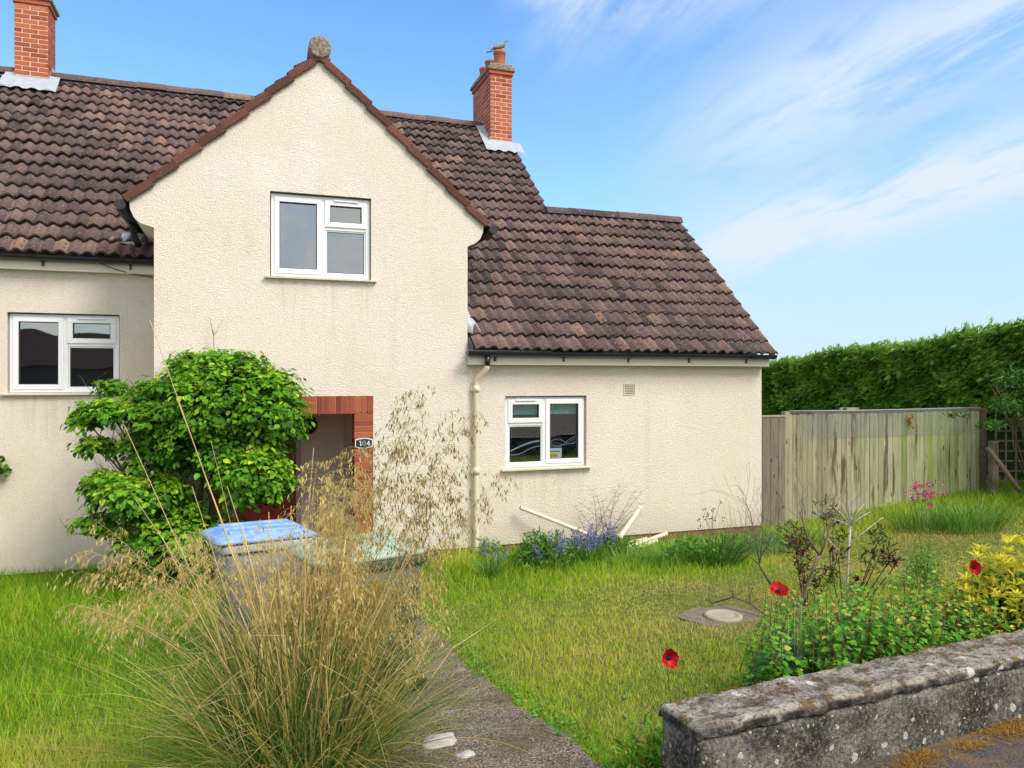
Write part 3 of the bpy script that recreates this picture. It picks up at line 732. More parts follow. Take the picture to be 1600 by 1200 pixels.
# right verge of the wings: a cement line closed with tile ends
def verge_edge(x, ya, yb):
    mb = MB(); n = int((S(yb)-S(ya))/GA)
    for k in range(n+1):
        a = ya+(yb-ya)*k/(n+1); b = ya+(yb-ya)*(k+1)/(n+1)
        mb.prism([(a, roof_z(a)-.03), (b, roof_z(b)-.03), (b, roof_z(b)+.03), (a, roof_z(a)+.055)], x-.05, x, 'x', rb())
    return mb.build('verge', M_lich, roof, .004)
verge_edge(7.475, 9.46, 12.1); verge_edge(4.905, 12.2, YR)
L = .345
for sgn in (-1, 1):
    tot = 2.13*slg; n = int(tot/L)+1; U = Vector((-sgn, 0, TG)).normalized(); N_ = Vector((sgn*TG, 0, 1)).normalized()
    e0 = Vector((.9+sgn*2.12, YG, 4.31-.02*TG))
    for k in range(n):
        a = k*L; b = min((k+1)*L+.02, tot); lift = .03; vt = .1+.8*random.random()
        mb = MB()
        def pt(s, nn, y): return tuple(e0+U*s+N_*nn+Vector((0, y, 0)))
        for (n0, n1, y0, y1) in ((-.035, .062, -.05, -.015), (.035, .066, -.016, .16)):
            i = len(mb.v)
            mb.v += [pt(a, n0+lift, y0), pt(b, n0, y0), pt(b, n1, y0), pt(a, n1+lift, y0), pt(a, n0+lift, y1), pt(b, n0, y1), pt(b, n1, y1), pt(a, n1+lift, y1)]
            for q in ((0, 1, 2, 3), (7, 6, 5, 4), (0, 4, 5, 1), (1, 5, 6, 2), (2, 6, 7, 3), (3, 7, 4, 0)): mb.face([i+x_ for x_ in q], vt)
        mb.build('verge_tile', M_verge, roof, .014)
M_ = Matrix.Translation((.9, YG-.035, 6.335)) @ Matrix.Rotation(R(90), 4, 'X')
mb = MB(); mb.lathe([(.125, -.4), (.135, -.03), (.135, .02), (.125, .035), (.11, .038)], sides=28, M=M_); mb.build('ridge_end_cap', M_lich, roof)
mb = MB(); mb.tube([(.9, YG+.35, 6.33), (.9, 13.4, 6.33)], .12, 16); mb.build('ridge_tiles', M_lich, roof)

# eaves: fascia, soffit, gutter with brackets
def eave(x0, x1, yf, z, wall_y, end_right=False):
    mb = MB(); mb.box(x0, x1, yf, yf+.02, z-.115, z+.015); mb.box(x0, x1, yf+.02, wall_y+.01, z-.113, z-.098)
    if end_right: mb.box(x1-.02, x1+.0, yf+.02, wall_y+.01, z-.113, z+.0)
    mb.build('fascia', M_fascia, house)
    g = MB(); n = 9; r_ = .064; yc, zc = yf-r_-.004, z+.052; R2 = r_-.006
    outer = [(yc+r_*math.cos(a), zc+r_*math.sin(a)) for a in np.linspace(math.pi, 2*math.pi, n)]
    inner = [(yc+R2*math.cos(a), zc+R2*math.sin(a)) for a in np.linspace(2*math.pi, math.pi, n)]
    g.prism(outer+inner, x0-.03, x1+.04, 'x')
    disc = [(yc+(r_+.001)*math.cos(a), zc+(r_+.001)*math.sin(a)) for a in np.linspace(math.pi, 2*math.pi, n)]
    g.prism(disc, x1+.03, x1+.045, 'x'); g.prism(disc, x0-.045, x0-.03, 'x')
    gu = g.build('gutter', M_black, house)
    x = x0+.35
    while x < x1:
        b = MB(); ro = r_+.005
        pts = [(yc+ro*math.cos(a), zc+ro*math.sin(a)) for a in np.linspace(math.pi*.98, 2*math.pi, n)]; pin = [(yc+(ro-.004)*math.cos(a), zc+(ro-.004)*math.sin(a)) for a in np.linspace(2*math.pi, math.pi*.98, n)]
        b.prism(pts+pin, x-.014, x+.014, 'x'); b.box(x-.014, x+.014, yf-.012, yf-.001, z-.07, z+.0); b.build('gutter_bracket', M_black, gu); x += .97
    return gu
eave(-7.5, -.96, 10.82, 3.755, YL); ge = eave(2.76, 7.40, 9.50, 2.60, YG, True)
# gable side gutters and their spouts
for x, ya, yb in ((-1.29, YG-.03, 11.1), (3.13, YG-.03, 11.2)):
    mb = MB(); mb.tube([(x, ya, 4.265), (x, yb, 4.255)], .058, 12); mb.build('gutter', M_black, house)
mb = MB(); mb.tube([(-1.28, 10.45, 4.22), (-1.25, 10.62, 4.05), (-1.22, 10.70, 3.98)], .04, 10); mb.build('spout', M_black, house)
# lead flashings near the gable foot
def lead_patch(pts, th=.012):
    mb = MB(); n = len(pts); k = len(mb.v)
    c = sum((Vector(p) for p in pts), Vector())/n
    for p in pts: mb.v.append(tuple(p))
    mb.v.append(tuple(c+Vector((0, -.02, .03))))
    for i in range(n): mb.face((k+i, k+(i+1) % n, k+n), .5, True)
    o = mb.build('lead_flashing', M_lead, house); s_ = o.modifiers.new('t', 'SOLIDIFY'); s_.thickness = th; return o
def onroof(x, y, h=.06): return (x, y, roof_z(y)+h)
lead_patch([onroof(-1.62, 10.93), onroof(-1.30, 10.85), onroof(-1.02, 10.95), onroof(-.96, 11.16), onroof(-1.2, 11.12), onroof(-1.45, 11.05)])
lead_patch([onroof(2.79, 9.62, .09), onroof(2.98, 9.66, .06), onroof(2.90, 9.98, .07), onroof(2.80, 10.22, .12), onroof(2.79, 9.95, .14)])
lead_patch([onroof(2.79, 10.72, .09), onroof(2.95, 10.75, .06), onroof(2.93, 10.9, .07), onroof(2.79, 10.95, .12)])
# downpipe with its offset bend
DX = 2.885; mb = MB(); mb.tube([(2.99, 9.44, 2.60), (2.99, 9.44, 2.47)], .036, 12); mb.build('gutter_outlet', M_black, house)
mb = MB(); mb.tube([(2.99, 9.44, 2.50), (2.985, 9.45, 2.44), (DX+.01, 9.57, 2.31), (DX, 9.585, 2.26), (DX, 9.585, .16), (DX, 9.575, .10), (DX, 9.50, .0)], .034, 14)
dp = mb.build('downpipe', M_cream, house)
for z in (2.17, 1.1):
    mb = MB(); mb.tube([(DX, 9.585, z-.045), (DX, 9.585, z+.045)], .041, 14); mb.box(DX-.06, DX+.06, 9.60, 9.645, z-.03, z+.03); mb.build('pipe_collar', M_cream, dp)
# air brick
mb = MB(); x0 = 5.07; zc = 2.155
mb.box(x0-.012, x0+.172, YG+.004, YG+.010, zc-.082, zc+.082)
ab = mb.build('air_vent', M_sill, house)
mb = MB()
for i in range(7):
    for j in range(6): mb.box(x0+.012+i*.0222, x0+.024+i*.0222, YG+.001, YG+.0045, zc-.064+j*.0235, zc-.052+j*.0235)
mb.build('vent_holes', M_dark, ab)
# telephone cable on the left
mb = MB()
A_, B_ = Yp(128, 398, 10.70), Yp(240, 433, 10.90); pts = [A_.lerp(B_, s)+Vector((0, 0, -.05*math.sin(math.pi*s))) for s in np.linspace(0, 1, 10)]
mb.tube(pts, .005, 5); mb.tube([(-1.06, YL-.012, 3.55), (-1.065, YL-.012, 2.5), (-1.055, YL-.012, .2)], .004, 5)
mb.build('cable', M_dark, house)

# chimneys --------------------------------------------------------
def chimney(x0, x1, y0, y1, z0, z1, pots, lab):
    mb = MB(); core = MB(); core.box(x0+.004, x1-.004, y0+.005, y1-.004, z0, z1-.01)
    z = z0; k = 0; Bl = .225
    while z < z1-.02:
        zt = z+.061; off = (k % 2)*Bl/2; k += 1
        for (a0, a1, f) in ((x0, x1, 'f'), (x0, x1, 'b'), (y0, y1, 'l'), (y0, y1, 'r')):
            p = a0-off
            while p < a1-.005:
                a, b = max(p, a0), min(p+Bl-.014, a1); p += Bl
                if b-a < .02: continue
                d = .055+random.uniform(-.0015, .0015); s = .0 if f in 'fb' else .0015
                if f == 'f': mb.box(a, b, y0-.000, y0+d, z, zt, rb())
                if f == 'b': mb.box(a, b, y1-d, y1, z, zt, rb())
                if f == 'l': mb.box(x0-s, x0+d, max(a, y0+.003), min(b, y1-.003), z+.001, zt-.001, rb())
                if f == 'r': mb.box(x1-d, x1+s, max(a, y0+.003), min(b, y1-.003), z+.001, zt-.001, rb())
        z += .075
    ch = mb.build('chimney', M_brick, house, .003); tag(ch, lab); core.build('chimney_mortar', M_mortar, ch)
    mb = MB(); mb.box(x0-.025, x1+.025, y0-.025, y1+.025, z1-.012, z1+.055, .6); mb.build('oversailing_course', M_brick, ch, .004)
    mb = MB(); mb.box(x0-.055, x1+.055, y0-.055, y1+.055, z1+.056, z1+.125); mb.box(x0-.01, x1+.01, y0-.01, y1+.01, z1+.126, z1+.20); mb.build('chimney_cap', M_lich, ch, .018)
    for (px_, py_, r_, h_) in pots:
        mb = MB(); zb = z1+.17; mb.lathe([(r_*1.08, zb), (r_, zb+.03), (r_*.92, zb+h_*.8), (r_*1.05, zb+h_*.83), (r_*1.05, zb+h_), (r_*.8, zb+h_), (r_*.78, zb+h_-.08)], px_, py_, 20)
        mb.build('chimney_pot', M_terra, ch)
    return ch
c2 = chimney(4.42, 4.85, 13.78, 14.92, 6.35, 8.07, [(4.67, 13.98, .115, .34), (4.62, 14.38, .11, .30), (4.62, 14.75, .11, .30)], 'right hand chimney with lichened cap and three pots')
c1 = chimney(-3.40, -2.93, 14.12, 14.62, 6.85, 8.30, [(-3.17, 14.37, .11, .3)], 'left hand chimney above the recessed wing')
def flashing(ch, x0, x1, y0, side=None):
    mb = MB(); n = 14
    zb = roof_z(y0)
    for i in range(n):
        a, b = x0-.16+(x1-x0+.32)*i/n, x0-.16+(x1-x0+.32)*(i+1)/n
        w = .02*math.sin(i*1.7); w2 = .02*math.sin((i+1)*1.7)
        mb.quad((a, y0-.28+w, roof_z(y0-.28+w)+.15+w*.3), (b, y0-.28+w2, roof_z(y0-.28+w2)+.15+w2*.3), (b, y0-.012, zb+.15), (a, y0-.012, zb+.15), .5, True)
    mb.box(x0-.012, x1+.012, y0-.012, y0-.004, zb+.0, zb+.17)
    for sx_ in ((x0-.012, x0-.004), (x1+.004, x1+.012)):
        k = 0
        while y0+k*.12 < YR: ya = y0+k*.12; mb.box(sx_[0], sx_[1], ya, ya+.12, roof_z(ya)-.05, roof_z(ya)+.22); k += 1
    for s_, xx in ((-1, x0), (1, x1)):
        if xx+s_*.15 > 4.9: continue
        mb.quad((xx, y0-.28, roof_z(y0-.28)+.15), (xx+s_*.15, y0-.28, roof_z(y0-.28)+.145), (xx+s_*.15, YR, roof_z(YR)+.14), (xx, YR, roof_z(YR)+.15))
    mb.build('flashing', M_lead, ch)
flashing(c2, 4.42, 4.85, 13.78); flashing(c1, -3.40, -2.93, 14.12)
# ------------------------------------------------------------------ FENCE, GATE, HEDGE
YF = 9.90; FT = 1.76
fence = empty('fence', (10, YF, .2), 'weathered feather-edge board fence with wire netting over its top', 'fence')
x = 8.06; k = 0
mb = MB(); rr = random.Random(3)
while x < 12.08:
    w = .096+rr.uniform(-.006, .006); z0 = float(ground_z(x, YF))-.1
    tt = FT-.01+rr.uniform(-.012, .012)
    n = len(mb.v); ya = YF+rr.uniform(-.003, .003)
    g1 = rr.uniform(.010, .018); yb = ya-rr.uniform(.004, .014)
    mb.v += [(x, ya, z0), (x+w-g1, yb, z0), (x+w-g1, yb, tt), (x, ya, tt), (x, ya+.02, z0), (x+w-g1, ya+.02, z0), (x+w-g1, ya+.02, tt), (x, ya+.02, tt)]
    r_ = rb()
    for q in ((0, 1, 2, 3), (7, 6, 5, 4), (0, 4, 5, 1), (1, 5, 6, 2), (2, 6, 7, 3), (3, 7, 4, 0)): mb.face([n+i for i in q], r_)
    x += w; k += 1
mb.build('fence_boards', M_fence, fence)
mb = MB(); mb.box(8.06, 12.12, YF+.024, YF+.029, 0, FT-.02); mb.build('gap_shade_backing', M_wood_dark, fence)  # dark sheet added behind the boards, standing in for shade in the gaps
mb = MB(); mb.box(8.04, 12.14, YF-.02, YF+.03, FT, FT+.025); mb.box(8.04, 12.14, YF+.03, YF+.08, .55, .62); mb.box(8.04, 12.14, YF+.03, YF+.08, 1.45, 1.52); mb.build('rail', M_wood_dark, fence, .004)
for px_ in (8.02, 9.2, 10.55, 12.18):
    vis = px_ in (8.02, 12.18)
    mb = MB(); mb.box(px_-.045, px_+.045, YF-.045 if vis else YF+.03, YF+.05 if vis else YF+.12, 0, FT+(.03 if px_ != 9.2 else .07)); mb.build('post', M_fence if px_ < 9 else M_wood_dark, fence, .005)
mb = MB(); mb.box(9.12, 9.5, YF+.03, YF+.06, FT+.02, FT+.075); mb.build('cap_board', M_fence, fence)
mb = MB(); sp = .034; zt, zb = FT+.04, FT-.40
def wline(p, q): mb.tube([p, q], .0016, 3, caps=False)
n = int((12.05-8.1+.44)/sp)
for i in range(n):
    a = 8.1-.44+i*sp
    for s_ in (1, -1):
        x0_, x1_ = (a, a+.44) if s_ == 1 else (a+.44, a)
        if min(x0_, x1_) < 8.08 or max(x0_, x1_) > 12.1: continue
        zbb = zb+.12*min(1, max(0, (x0_-9.2)/2))*0
        wline((x0_, YF-.024, zbb), (x1_, YF-.024, zt))
mb.tube([(8.08, YF-.02, zt), (9.6, YF-.02, zt-.012), (12.1, YF-.02, zt+.004)], .009, 5)
mb.build('wire_netting', M_wire, fence)
gate = empty('side_gate', (7.7, YF-.05, .1), 'grey weathered boarded side gate between the cottage corner and fence', 'gate')
mb = MB(); x = 7.45; i = 0
for w in (.10, .14, .15, .13): mb.box(x+.002, x+w-.002, YF-.06, YF-.04, -.02, FT-.055+.006*(i % 2), rb()); x += w; i += 1
mb.build('gate_boards', M_gate, gate, .003)
mb = MB(); mb.box(7.45, 7.97, YF-.07, YF-.02, FT-.052, FT-.02); mb.build('gate_cap', M_fence, gate, .004)

# hedge -------------------------------------------------------------
HA, HB = Wd(1640, 592, 13.5), Wd(1150, 592, 24.0); hd = (HB-HA); hd.z = 0; HL = hd.length; hd.normalize()
hn = Vector((hd.y, -hd.x, 0)); hn = hn if hn.dot(-HA) > 0 else -hn      # towards the camera
s0, s1 = -7, HL+6
def htop(s): return 3.28-.66*s/HL+.05*np.sin(s*1.3)+.03*np.sin(s*3.1+1)
hedge = empty('hedge', tuple(HA+hd*5), 'tall clipped dark green conifer hedge behind the board fence', 'hedge')
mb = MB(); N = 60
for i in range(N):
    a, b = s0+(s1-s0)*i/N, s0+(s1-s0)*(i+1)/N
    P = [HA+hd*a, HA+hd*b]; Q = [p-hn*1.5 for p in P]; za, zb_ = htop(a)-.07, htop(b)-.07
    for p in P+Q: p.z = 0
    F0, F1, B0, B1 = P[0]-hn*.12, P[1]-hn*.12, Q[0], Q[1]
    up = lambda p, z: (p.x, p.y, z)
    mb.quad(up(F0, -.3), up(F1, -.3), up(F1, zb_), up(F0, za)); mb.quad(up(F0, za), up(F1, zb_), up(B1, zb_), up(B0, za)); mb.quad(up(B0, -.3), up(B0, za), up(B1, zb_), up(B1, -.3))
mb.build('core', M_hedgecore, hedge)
n = 46000
s_ = rng.uniform(s0, s1, n); 
top = rng.random(n) < .12
hz_ = np.where(top, htop(s_)+rng.normal(0, .04, n), rng.uniform(.35, 1, n)**.8*htop(s_))
dep = np.where(top, -rng.uniform(0, 1.3, n), rng.normal(0, .035, n)+.05*np.sin(s_*2.3+hz_*1.7)+.05*np.sin(s_*5.1-hz_*4.2)+.04*np.sin(hz_*9+s_*3))
P = np.array(HA)[None]*np.array([1, 1, 0])+np.array(hd)[None]*s_[:, None]+np.array(hn)[None]*dep[:, None]; P[:, 2] = hz_
# sprays sweep sideways and slightly up
dirv = np.array(hd)[None]*rng.normal(-.9, .5, n)[:, None]+np.array(hn)[None]*rng.uniform(.15, 1.0, n)[:, None]; dirv[:, 2] = rng.normal(.12, .25, n)+top*.5
nr = np.array([0, 0, 1.0])[None]+.75*np.array(hn)[None]+.5*randdir(n)
SPRAY_V, SPRAY_F = [], []
for (bx, by, ang, ln) in ((0, 0, 0, 1), (0, .2, .6, .5), (0, .25, -.6, .5), (0, .5, .5, .38), (0, .52, -.5, .38)):
    c_, s2 = math.cos(ang), math.sin(ang); k = len(SPRAY_V)
    for (lx, ly, lz) in ((0, 0, 0), (.055, .45, .02), (0, 1, -.05), (-.055, .45, .02)):
        SPRAY_V.append((bx+(lx*1.3*c_+ly*ln*s2), by+(ly*ln*c_-lx*s2), lz))
    SPRAY_F.append((k, k+1, k+2, k+3))
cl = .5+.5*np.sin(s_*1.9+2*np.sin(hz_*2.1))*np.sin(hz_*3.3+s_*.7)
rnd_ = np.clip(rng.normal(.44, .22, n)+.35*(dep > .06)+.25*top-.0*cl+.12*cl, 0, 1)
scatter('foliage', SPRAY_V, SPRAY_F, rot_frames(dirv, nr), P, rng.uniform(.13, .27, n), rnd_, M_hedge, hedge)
n = 500   # stray shoots along the top
s_ = rng.uniform(s0, s1, n); P = np.array(HA)[None]*np.array([1, 1, 0])+np.array(hd)[None]*s_[:, None]-np.array(hn)[None]*rng.uniform(0, .8, n)[:, None]; P[:, 2] = htop(s_)-.03
blades('top_shoots', P, rng.uniform(0, 6.3, n), rng.uniform(.08, .26, n), rng.uniform(.1, .6, n), .6+0*s_, .012+0*s_, rng.uniform(.3, .9, n), M_hedge, hedge, 2)['kind'] = 'stuff'

# ------------------------------------------------------------------ generic plants
def dome(name, c, rad, n, size, mat_, parent, tv=LEAF_V2, tf=LEAF_F2, bias=.5, spread=.2, shell=.75, up=.6, zmin=None, light=.25):
    """leaves through the outer shell of an ellipsoid, facing out and up"""
    d = randdir(n); d[:, 2] = np.abs(d[:, 2])*.95-.15
    rr_ = rng.uniform(shell, 1.05, n)*(1+.10*np.sin(d[:, 0]*7+d[:, 2]*5)+.08*np.sin(d[:, 1]*11+2))
    P = np.array(c)[None]+d*np.array(rad)[None]*rr_[:, None]
    if zmin is None: P[:, 2] = np.maximum(P[:, 2], ground_z(P[:, 0], P[:, 1])+.01)
    nrm = d+np.array([0, 0, up])[None]+.5*randdir(n)
    yv = d*.8+randdir(n)*.9; yv[:, 2] -= .15
    r_ = np.clip(rng.normal(bias, spread, n)+light*d[:, 2], 0, 1)
    return scatter(name, tv, tf, rot_frames(yv, nrm), P, rng.uniform(.7, 1.3, n)*size, r_, mat_, parent)
def twig(mb, p, d, L, r, depth, nb=4, spread=.7, upw=.25, wob=.18, seg=5):
    p = Vector(p); d = Vector(d).normalized(); pts = [p.copy()]; rs = [r]; kids = []
    for i in range(seg):
        d = (d+Vector((random.gauss(0, wob), random.gauss(0, wob), random.gauss(0, wob)+upw*.2))).normalized()
        p = p+d*(L/seg); pts.append(p.copy()); rs.append(max(r*(1-.75*(i+1)/seg), .0008)); kids.append((p.copy(), d.copy()))
    mb.tube(pts, rs, 5 if r > .004 else 3, random.random(), caps=False)
    ends = [pts[-1]]
    if depth > 0:
        for _ in range(nb):
            q, dd = kids[random.randrange(1, seg)]; ax = Vector(randdir(1)[0]); e = (dd+ax*spread+Vector((0, 0, upw))).normalized()
            ends += twig(mb, q, e, L*random.uniform(.35, .6), r*.5, depth-1, nb, spread, upw, wob, max(3, seg-1))
    return ends
def tuft(name, c, R0, n, length, mat_, parent, bias, width=.006, lean=(.05, .7), droop=(.3, 1.2), segs=4, spread=.2):
    a = rng.uniform(0, 2*np.pi, n); q = R0*np.sqrt(rng.random(n)); P = np.stack([c[0]+q*np.sin(a), c[1]+q*np.cos(a), np.zeros(n)], 1)
    P[:, 2] = ground_z(P[:, 0], P[:, 1])
    az_ = a+rng.normal(0, .5, n)
    return blades(name, P, az_, rng.uniform(length[0], length[1], n), rng.uniform(*lean, n), rng.uniform(*droop, n), width*rng.uniform(.6, 1.3, n), np.clip(rng.normal(bias, spread, n), 0, 1), mat_, parent, segs)

# ------------------------------------------------------------------ climbing hydrangea
sh = empty('climbing_hydrangea', (-.5, 9.2, -.1), 'large green climbing shrub with lime flower heads on the cottage corner', 'shrub')
lobes = [(340, 622, 8.75, .80, .70, .46, 150), (420, 645, 8.75, .40, .50, .48, 85), (395, 740, 8.55, .40, .50, .36, 70), (250, 640, 8.6, .40, .5, .28, 50), (320, 690, 8.6, .45, .5, .35, 55),
         (170, 640, 8.5, .34, .28, .08, 26), (135, 655, 8.5, .14, .2, .04, 9), (150, 694, 8.5, .20, .22, .035, 12), (235, 700, 8.6, .30, .3, .20, 34), (225, 770, 8.45, .50, .48, .20, 75), (170, 752, 8.45, .24, .3, .10, 20), (150, 815, 8.4, .20, .25, .05, 12), (215, 835, 8.4, .24, .25, .10, 20), (290, 840, 8.4, .50, .45, .34, 60), (175, 602, 8.8, .14, .2, .04, 8), (380, 860, 8.5, .45, .4, .30, 35), (345, 565, 8.8, .5, .4, .10, 34)]
cp, cn, csz = [], [], []
for (u, v, f, rx, ry, rz, n) in lobes:
    c = np.array(Wd(u, v, f)); d = randdir(n*3)
    d = d[(d[:, 1] < .45)][:int(n*1.5)]
    rad = np.array([rx, ry, rz])*(1+.10*rng.normal(size=(len(d), 1)))
    cp.append(c+d*rad*.92); cn.append(d)
cp = np.concatenate(cp); cn = np.concatenate(cn)
def clipwall(P): 
    lim = np.where(P[:, 0] > -.96, YG-.02, YL-.05); return P[:, 1] < lim
ok = clipwall(cp) & (cp[:, 2] > 0.05); cp, cn = cp[ok], cn[ok]; nc = len(cp)
k = 19
Pc = np.repeat(cp, k, 0); Nc = np.repeat(cn, k, 0); n = len(Pc)
upv = np.array([0, 0, 1.0]); axis = Nc*.55+upv*.75; axis /= np.linalg.norm(axis, axis=1, keepdims=True)
rad_ = randdir(n); rad_ -= (rad_*axis).sum(1, keepdims=True)*axis; rad_ /= np.linalg.norm(rad_, axis=1, keepdims=True)+1e-6
q = rng.uniform(.0, .115, n); P = Pc+rad_*q[:, None]+axis*(rng.normal(.0, .03, n)-q*.25)[:, None]
yv = rad_*1.0+axis*rng.normal(-.25, .25, n)[:, None]; nr = axis+.35*randdir(n)
ctint = np.repeat(rng.normal(0, .14, nc), k)
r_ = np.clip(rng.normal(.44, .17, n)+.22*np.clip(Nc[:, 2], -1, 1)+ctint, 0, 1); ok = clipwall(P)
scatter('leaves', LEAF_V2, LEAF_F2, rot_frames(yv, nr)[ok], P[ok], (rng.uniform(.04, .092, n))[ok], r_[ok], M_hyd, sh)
# inner dark leaves
Pi = []
for (u, v, f, rx, ry, rz, n) in lobes:
    c = np.array(Wd(u, v, f)); d = randdir(n*16); Pi.append(c+d*np.array([rx, ry, rz])*rng.uniform(.1, .75, (len(d), 1)))
Pi = np.concatenate(Pi); Pi = Pi[clipwall(Pi) & (Pi[:, 2] > .02)]; n = len(Pi)
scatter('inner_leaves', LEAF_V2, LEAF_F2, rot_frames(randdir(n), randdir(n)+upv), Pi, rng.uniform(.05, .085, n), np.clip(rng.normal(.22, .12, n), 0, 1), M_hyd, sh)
# flat lime flower heads on the clusters
sel = rng.random(nc) < .5; fc, fn = cp[sel], cn[sel]; k = 34; n = len(fc)*k
ax = np.repeat(fn*.35+upv*.9, k, 0); ax /= np.linalg.norm(ax, axis=1, keepdims=True)
rd = randdir(n); rd -= (rd*ax).sum(1, keepdims=True)*ax; q = np.sqrt(rng.random(n))*.06
P = np.repeat(fc, k, 0)+rd*q[:, None]+ax*(.062-q*.15+rng.normal(0, .006, n))[:, None]; ok = clipwall(P)
scatter('flower_heads', LANCE_V, LEAF_F2, rot_frames(rd+.5*randdir(n), ax+.6*randdir(n))[ok], P[ok], rng.uniform(.014, .026, n)[ok], rng.uniform(.78, 1, n)[ok], M_hyd, sh)
mb = MB(); random.seed(21)
for (u, v, f, *_r) in lobes:
    b = Vector((-.45+random.uniform(-.2, .2), 9.3, -.1)); e = Wd(u, v, f); m_ = b.lerp(e, .5)+Vector((0, .15, .1))
    mb.tube([b, b.lerp(m_, .5)+Vector((random.uniform(-.1, .1), 0, 0)), m_, m_.lerp(e, .5)+Vector((0, 0, .05)), e], [.03, .025, .018, .012, .006], 6)
    for _ in range(3): twig(mb, m_.lerp(e, random.random()), e-m_+Vector(randdir(1)[0])*.3, .5, .007, 1, 3)
mb.build('branches', M_twig, sh)
sh2 = empty('wall_shrub', tuple(Wd(-40, 900, 9.2)), 'small green shrub tip on the wall, cut off by the left frame edge', 'shrub')
c = Wd(-48, 738, 9.2); dome('leaves', c, (.34, .3, .26), 500, .07, M_hyd, sh2, bias=.28, zmin=0)
mb = MB(); mb.tube([(c.x, c.y+.2, -.2), (c.x-.05, c.y+.1, .6), tuple(c)], [.02, .015, .008], 6); mb.build('stem', M_twig, sh2)

# ------------------------------------------------------------------ wheelie bins
def ring(w, d, z, r=.05, n=4, yo=0):
    pts = []
    for (sx_, sy_, a0) in ((1, 1, 0), (-1, 1, 90), (-1, -1, 180), (1, -1, 270)):
        for i in range(n+1):
            a = R(a0+90*i/n); pts.append((sx_*(w/2-r)+r*math.cos(a), yo+sy_*(d/2-r)+r*math.sin(a), z))
    return pts
def loft(mb, rings, M, cap=True):
    n = len(mb.v); k = len(rings[0])
    for rg in rings: mb.v += [tuple(M @ Vector(p)) for p in rg]
    for i in range(len(rings)-1):
        for j in range(k): j2 = (j+1) % k; mb.face((n+i*k+j, n+i*k+j2, n+(i+1)*k+j2, n+(i+1)*k+j), .5, True)
    if cap:
        mb.face([n+j for j in reversed(range(k))]); mb.face([n+(len(rings)-1)*k+j for j in range(k)])
def wheelie(x, y, rz, lidm, bodym, rimm, lab, tilt=0, sc=1.0):
    z = float(ground_z(x, y)); o = empty('wheelie_bin', (x, y, z), lab, 'wheelie bin', rz=R(rz)); M = Matrix.Translation((x, y, z)) @ Matrix.Rotation(R(rz), 4, 'Z') @ Matrix.Scale(sc, 4)
    mb = MB(); loft(mb, [ring(.42, .50, .06, .04), ring(.46, .54, .10, .05), ring(.53, .64, .70, .05), ring(.56, .69, .96, .05)], M); mb.build('body', bodym, o)
    mb = MB(); loft(mb, [ring(.585, .72, .925, .05), ring(.61, .745, .935, .06), ring(.61, .745, .985, .06), ring(.58, .72, .990, .05)], M); mb.build('rim', rimm, o, .004)
    Ml = M @ Matrix.Translation((0, .36, .99)) @ Matrix.Rotation(R(-tilt), 4, 'X') @ Matrix.Translation((0, -.36, 0))
    mb = MB(); loft(mb, [ring(.615, .78, .0, .06, yo=-.03), ring(.62, .785, .022, .06, yo=-.03), ring(.57, .73, .040, .08, yo=-.02), ring(.50, .62, .066, .1, yo=0), ring(.30, .42, .074, .1, yo=0)], Ml)
    ld = mb.build('lid', lidm, o)
    mb = MB(); 
    for sx_ in (-.18, 0, .18): mb.box(sx_-.03, sx_+.03, -.3, .28, .060, .083, M=Ml)
    mb.build('lid_rib', lidm, ld, .012)
    mb = MB(); mb.tube([M @ Vector((-.26, .42, .97)), M @ Vector((.26, .42, .97))], .018, 10)
    for sx_ in (-.25, 0, .25): mb.tube([M @ Vector((sx_, .34, .96)), M @ Vector((sx_, .425, .97))], .016, 6)
    mb.build('handle', rimm, o)
    for sx_ in (-.25, .25):
        Mw = M @ Matrix.Translation((sx_, .27, .10)) @ Matrix.Rotation(R(90), 4, 'Y')
        mb = MB(); mb.lathe([(.07, -.025), (.10, -.022), (.10, .022), (.07, .025)], sides=20, M=Mw); mb.build('wheel', M_black, o)
    return o
wheelie(.14, 6.25, -76, M_binblue, M_bingrey, M_binrim, 'grey wheelie bin with faded blue lid in front of the porch', 1, .94)
wheelie(.73, 5.02, -74, M_bingreen, M_bindk, M_bindk, 'dark wheelie bin with pale green lid behind the tall grass', 0, .95)

# ------------------------------------------------------------------ giant feather grass
bx, by = .26, 3.66; B = Vector((bx, by, float(ground_z(bx, by))))
st = empty('ornamental_grass', tuple(B), 'huge clump of golden oat-like ornamental grass beside the garden path', 'grass clump')
n = 1650; a = rng.uniform(0, 2*np.pi, n); q = .26*np.sqrt(rng.random(n)); P = np.stack([bx+q*np.sin(a), by+q*np.cos(a), np.full(n, B.z-.02)], 1)
lean = np.clip(rng.normal(.30, .30, n), .02, 1.15)
blades('leaf_blades', P, a+rng.normal(0, .95, n), rng.uniform(.40, 1.15, n), lean, rng.uniform(.1, 1.3, n), rng.uniform(.004, .0125, n), np.clip(np.where(rng.random(n) < .42, rng.normal(.82, .12, n), rng.normal(.25, .16, n)), 0, 1), M_stipaleaf, st, 8)
n = 900; a = rng.uniform(0, 2*np.pi, n); q = .28*np.sqrt(rng.random(n)); P = np.stack([bx+q*np.sin(a), by+q*np.cos(a), np.full(n, B.z-.02)], 1)
blades('arching_blades', P, a+rng.normal(0, .4, n), rng.uniform(.6, 1.35, n), rng.uniform(.45, 1.0, n), rng.uniform(.4, 1.3, n), rng.uniform(.004, .007, n), np.clip(rng.normal(.5, .28, n), 0, 1), M_stipaleaf, st, 9)
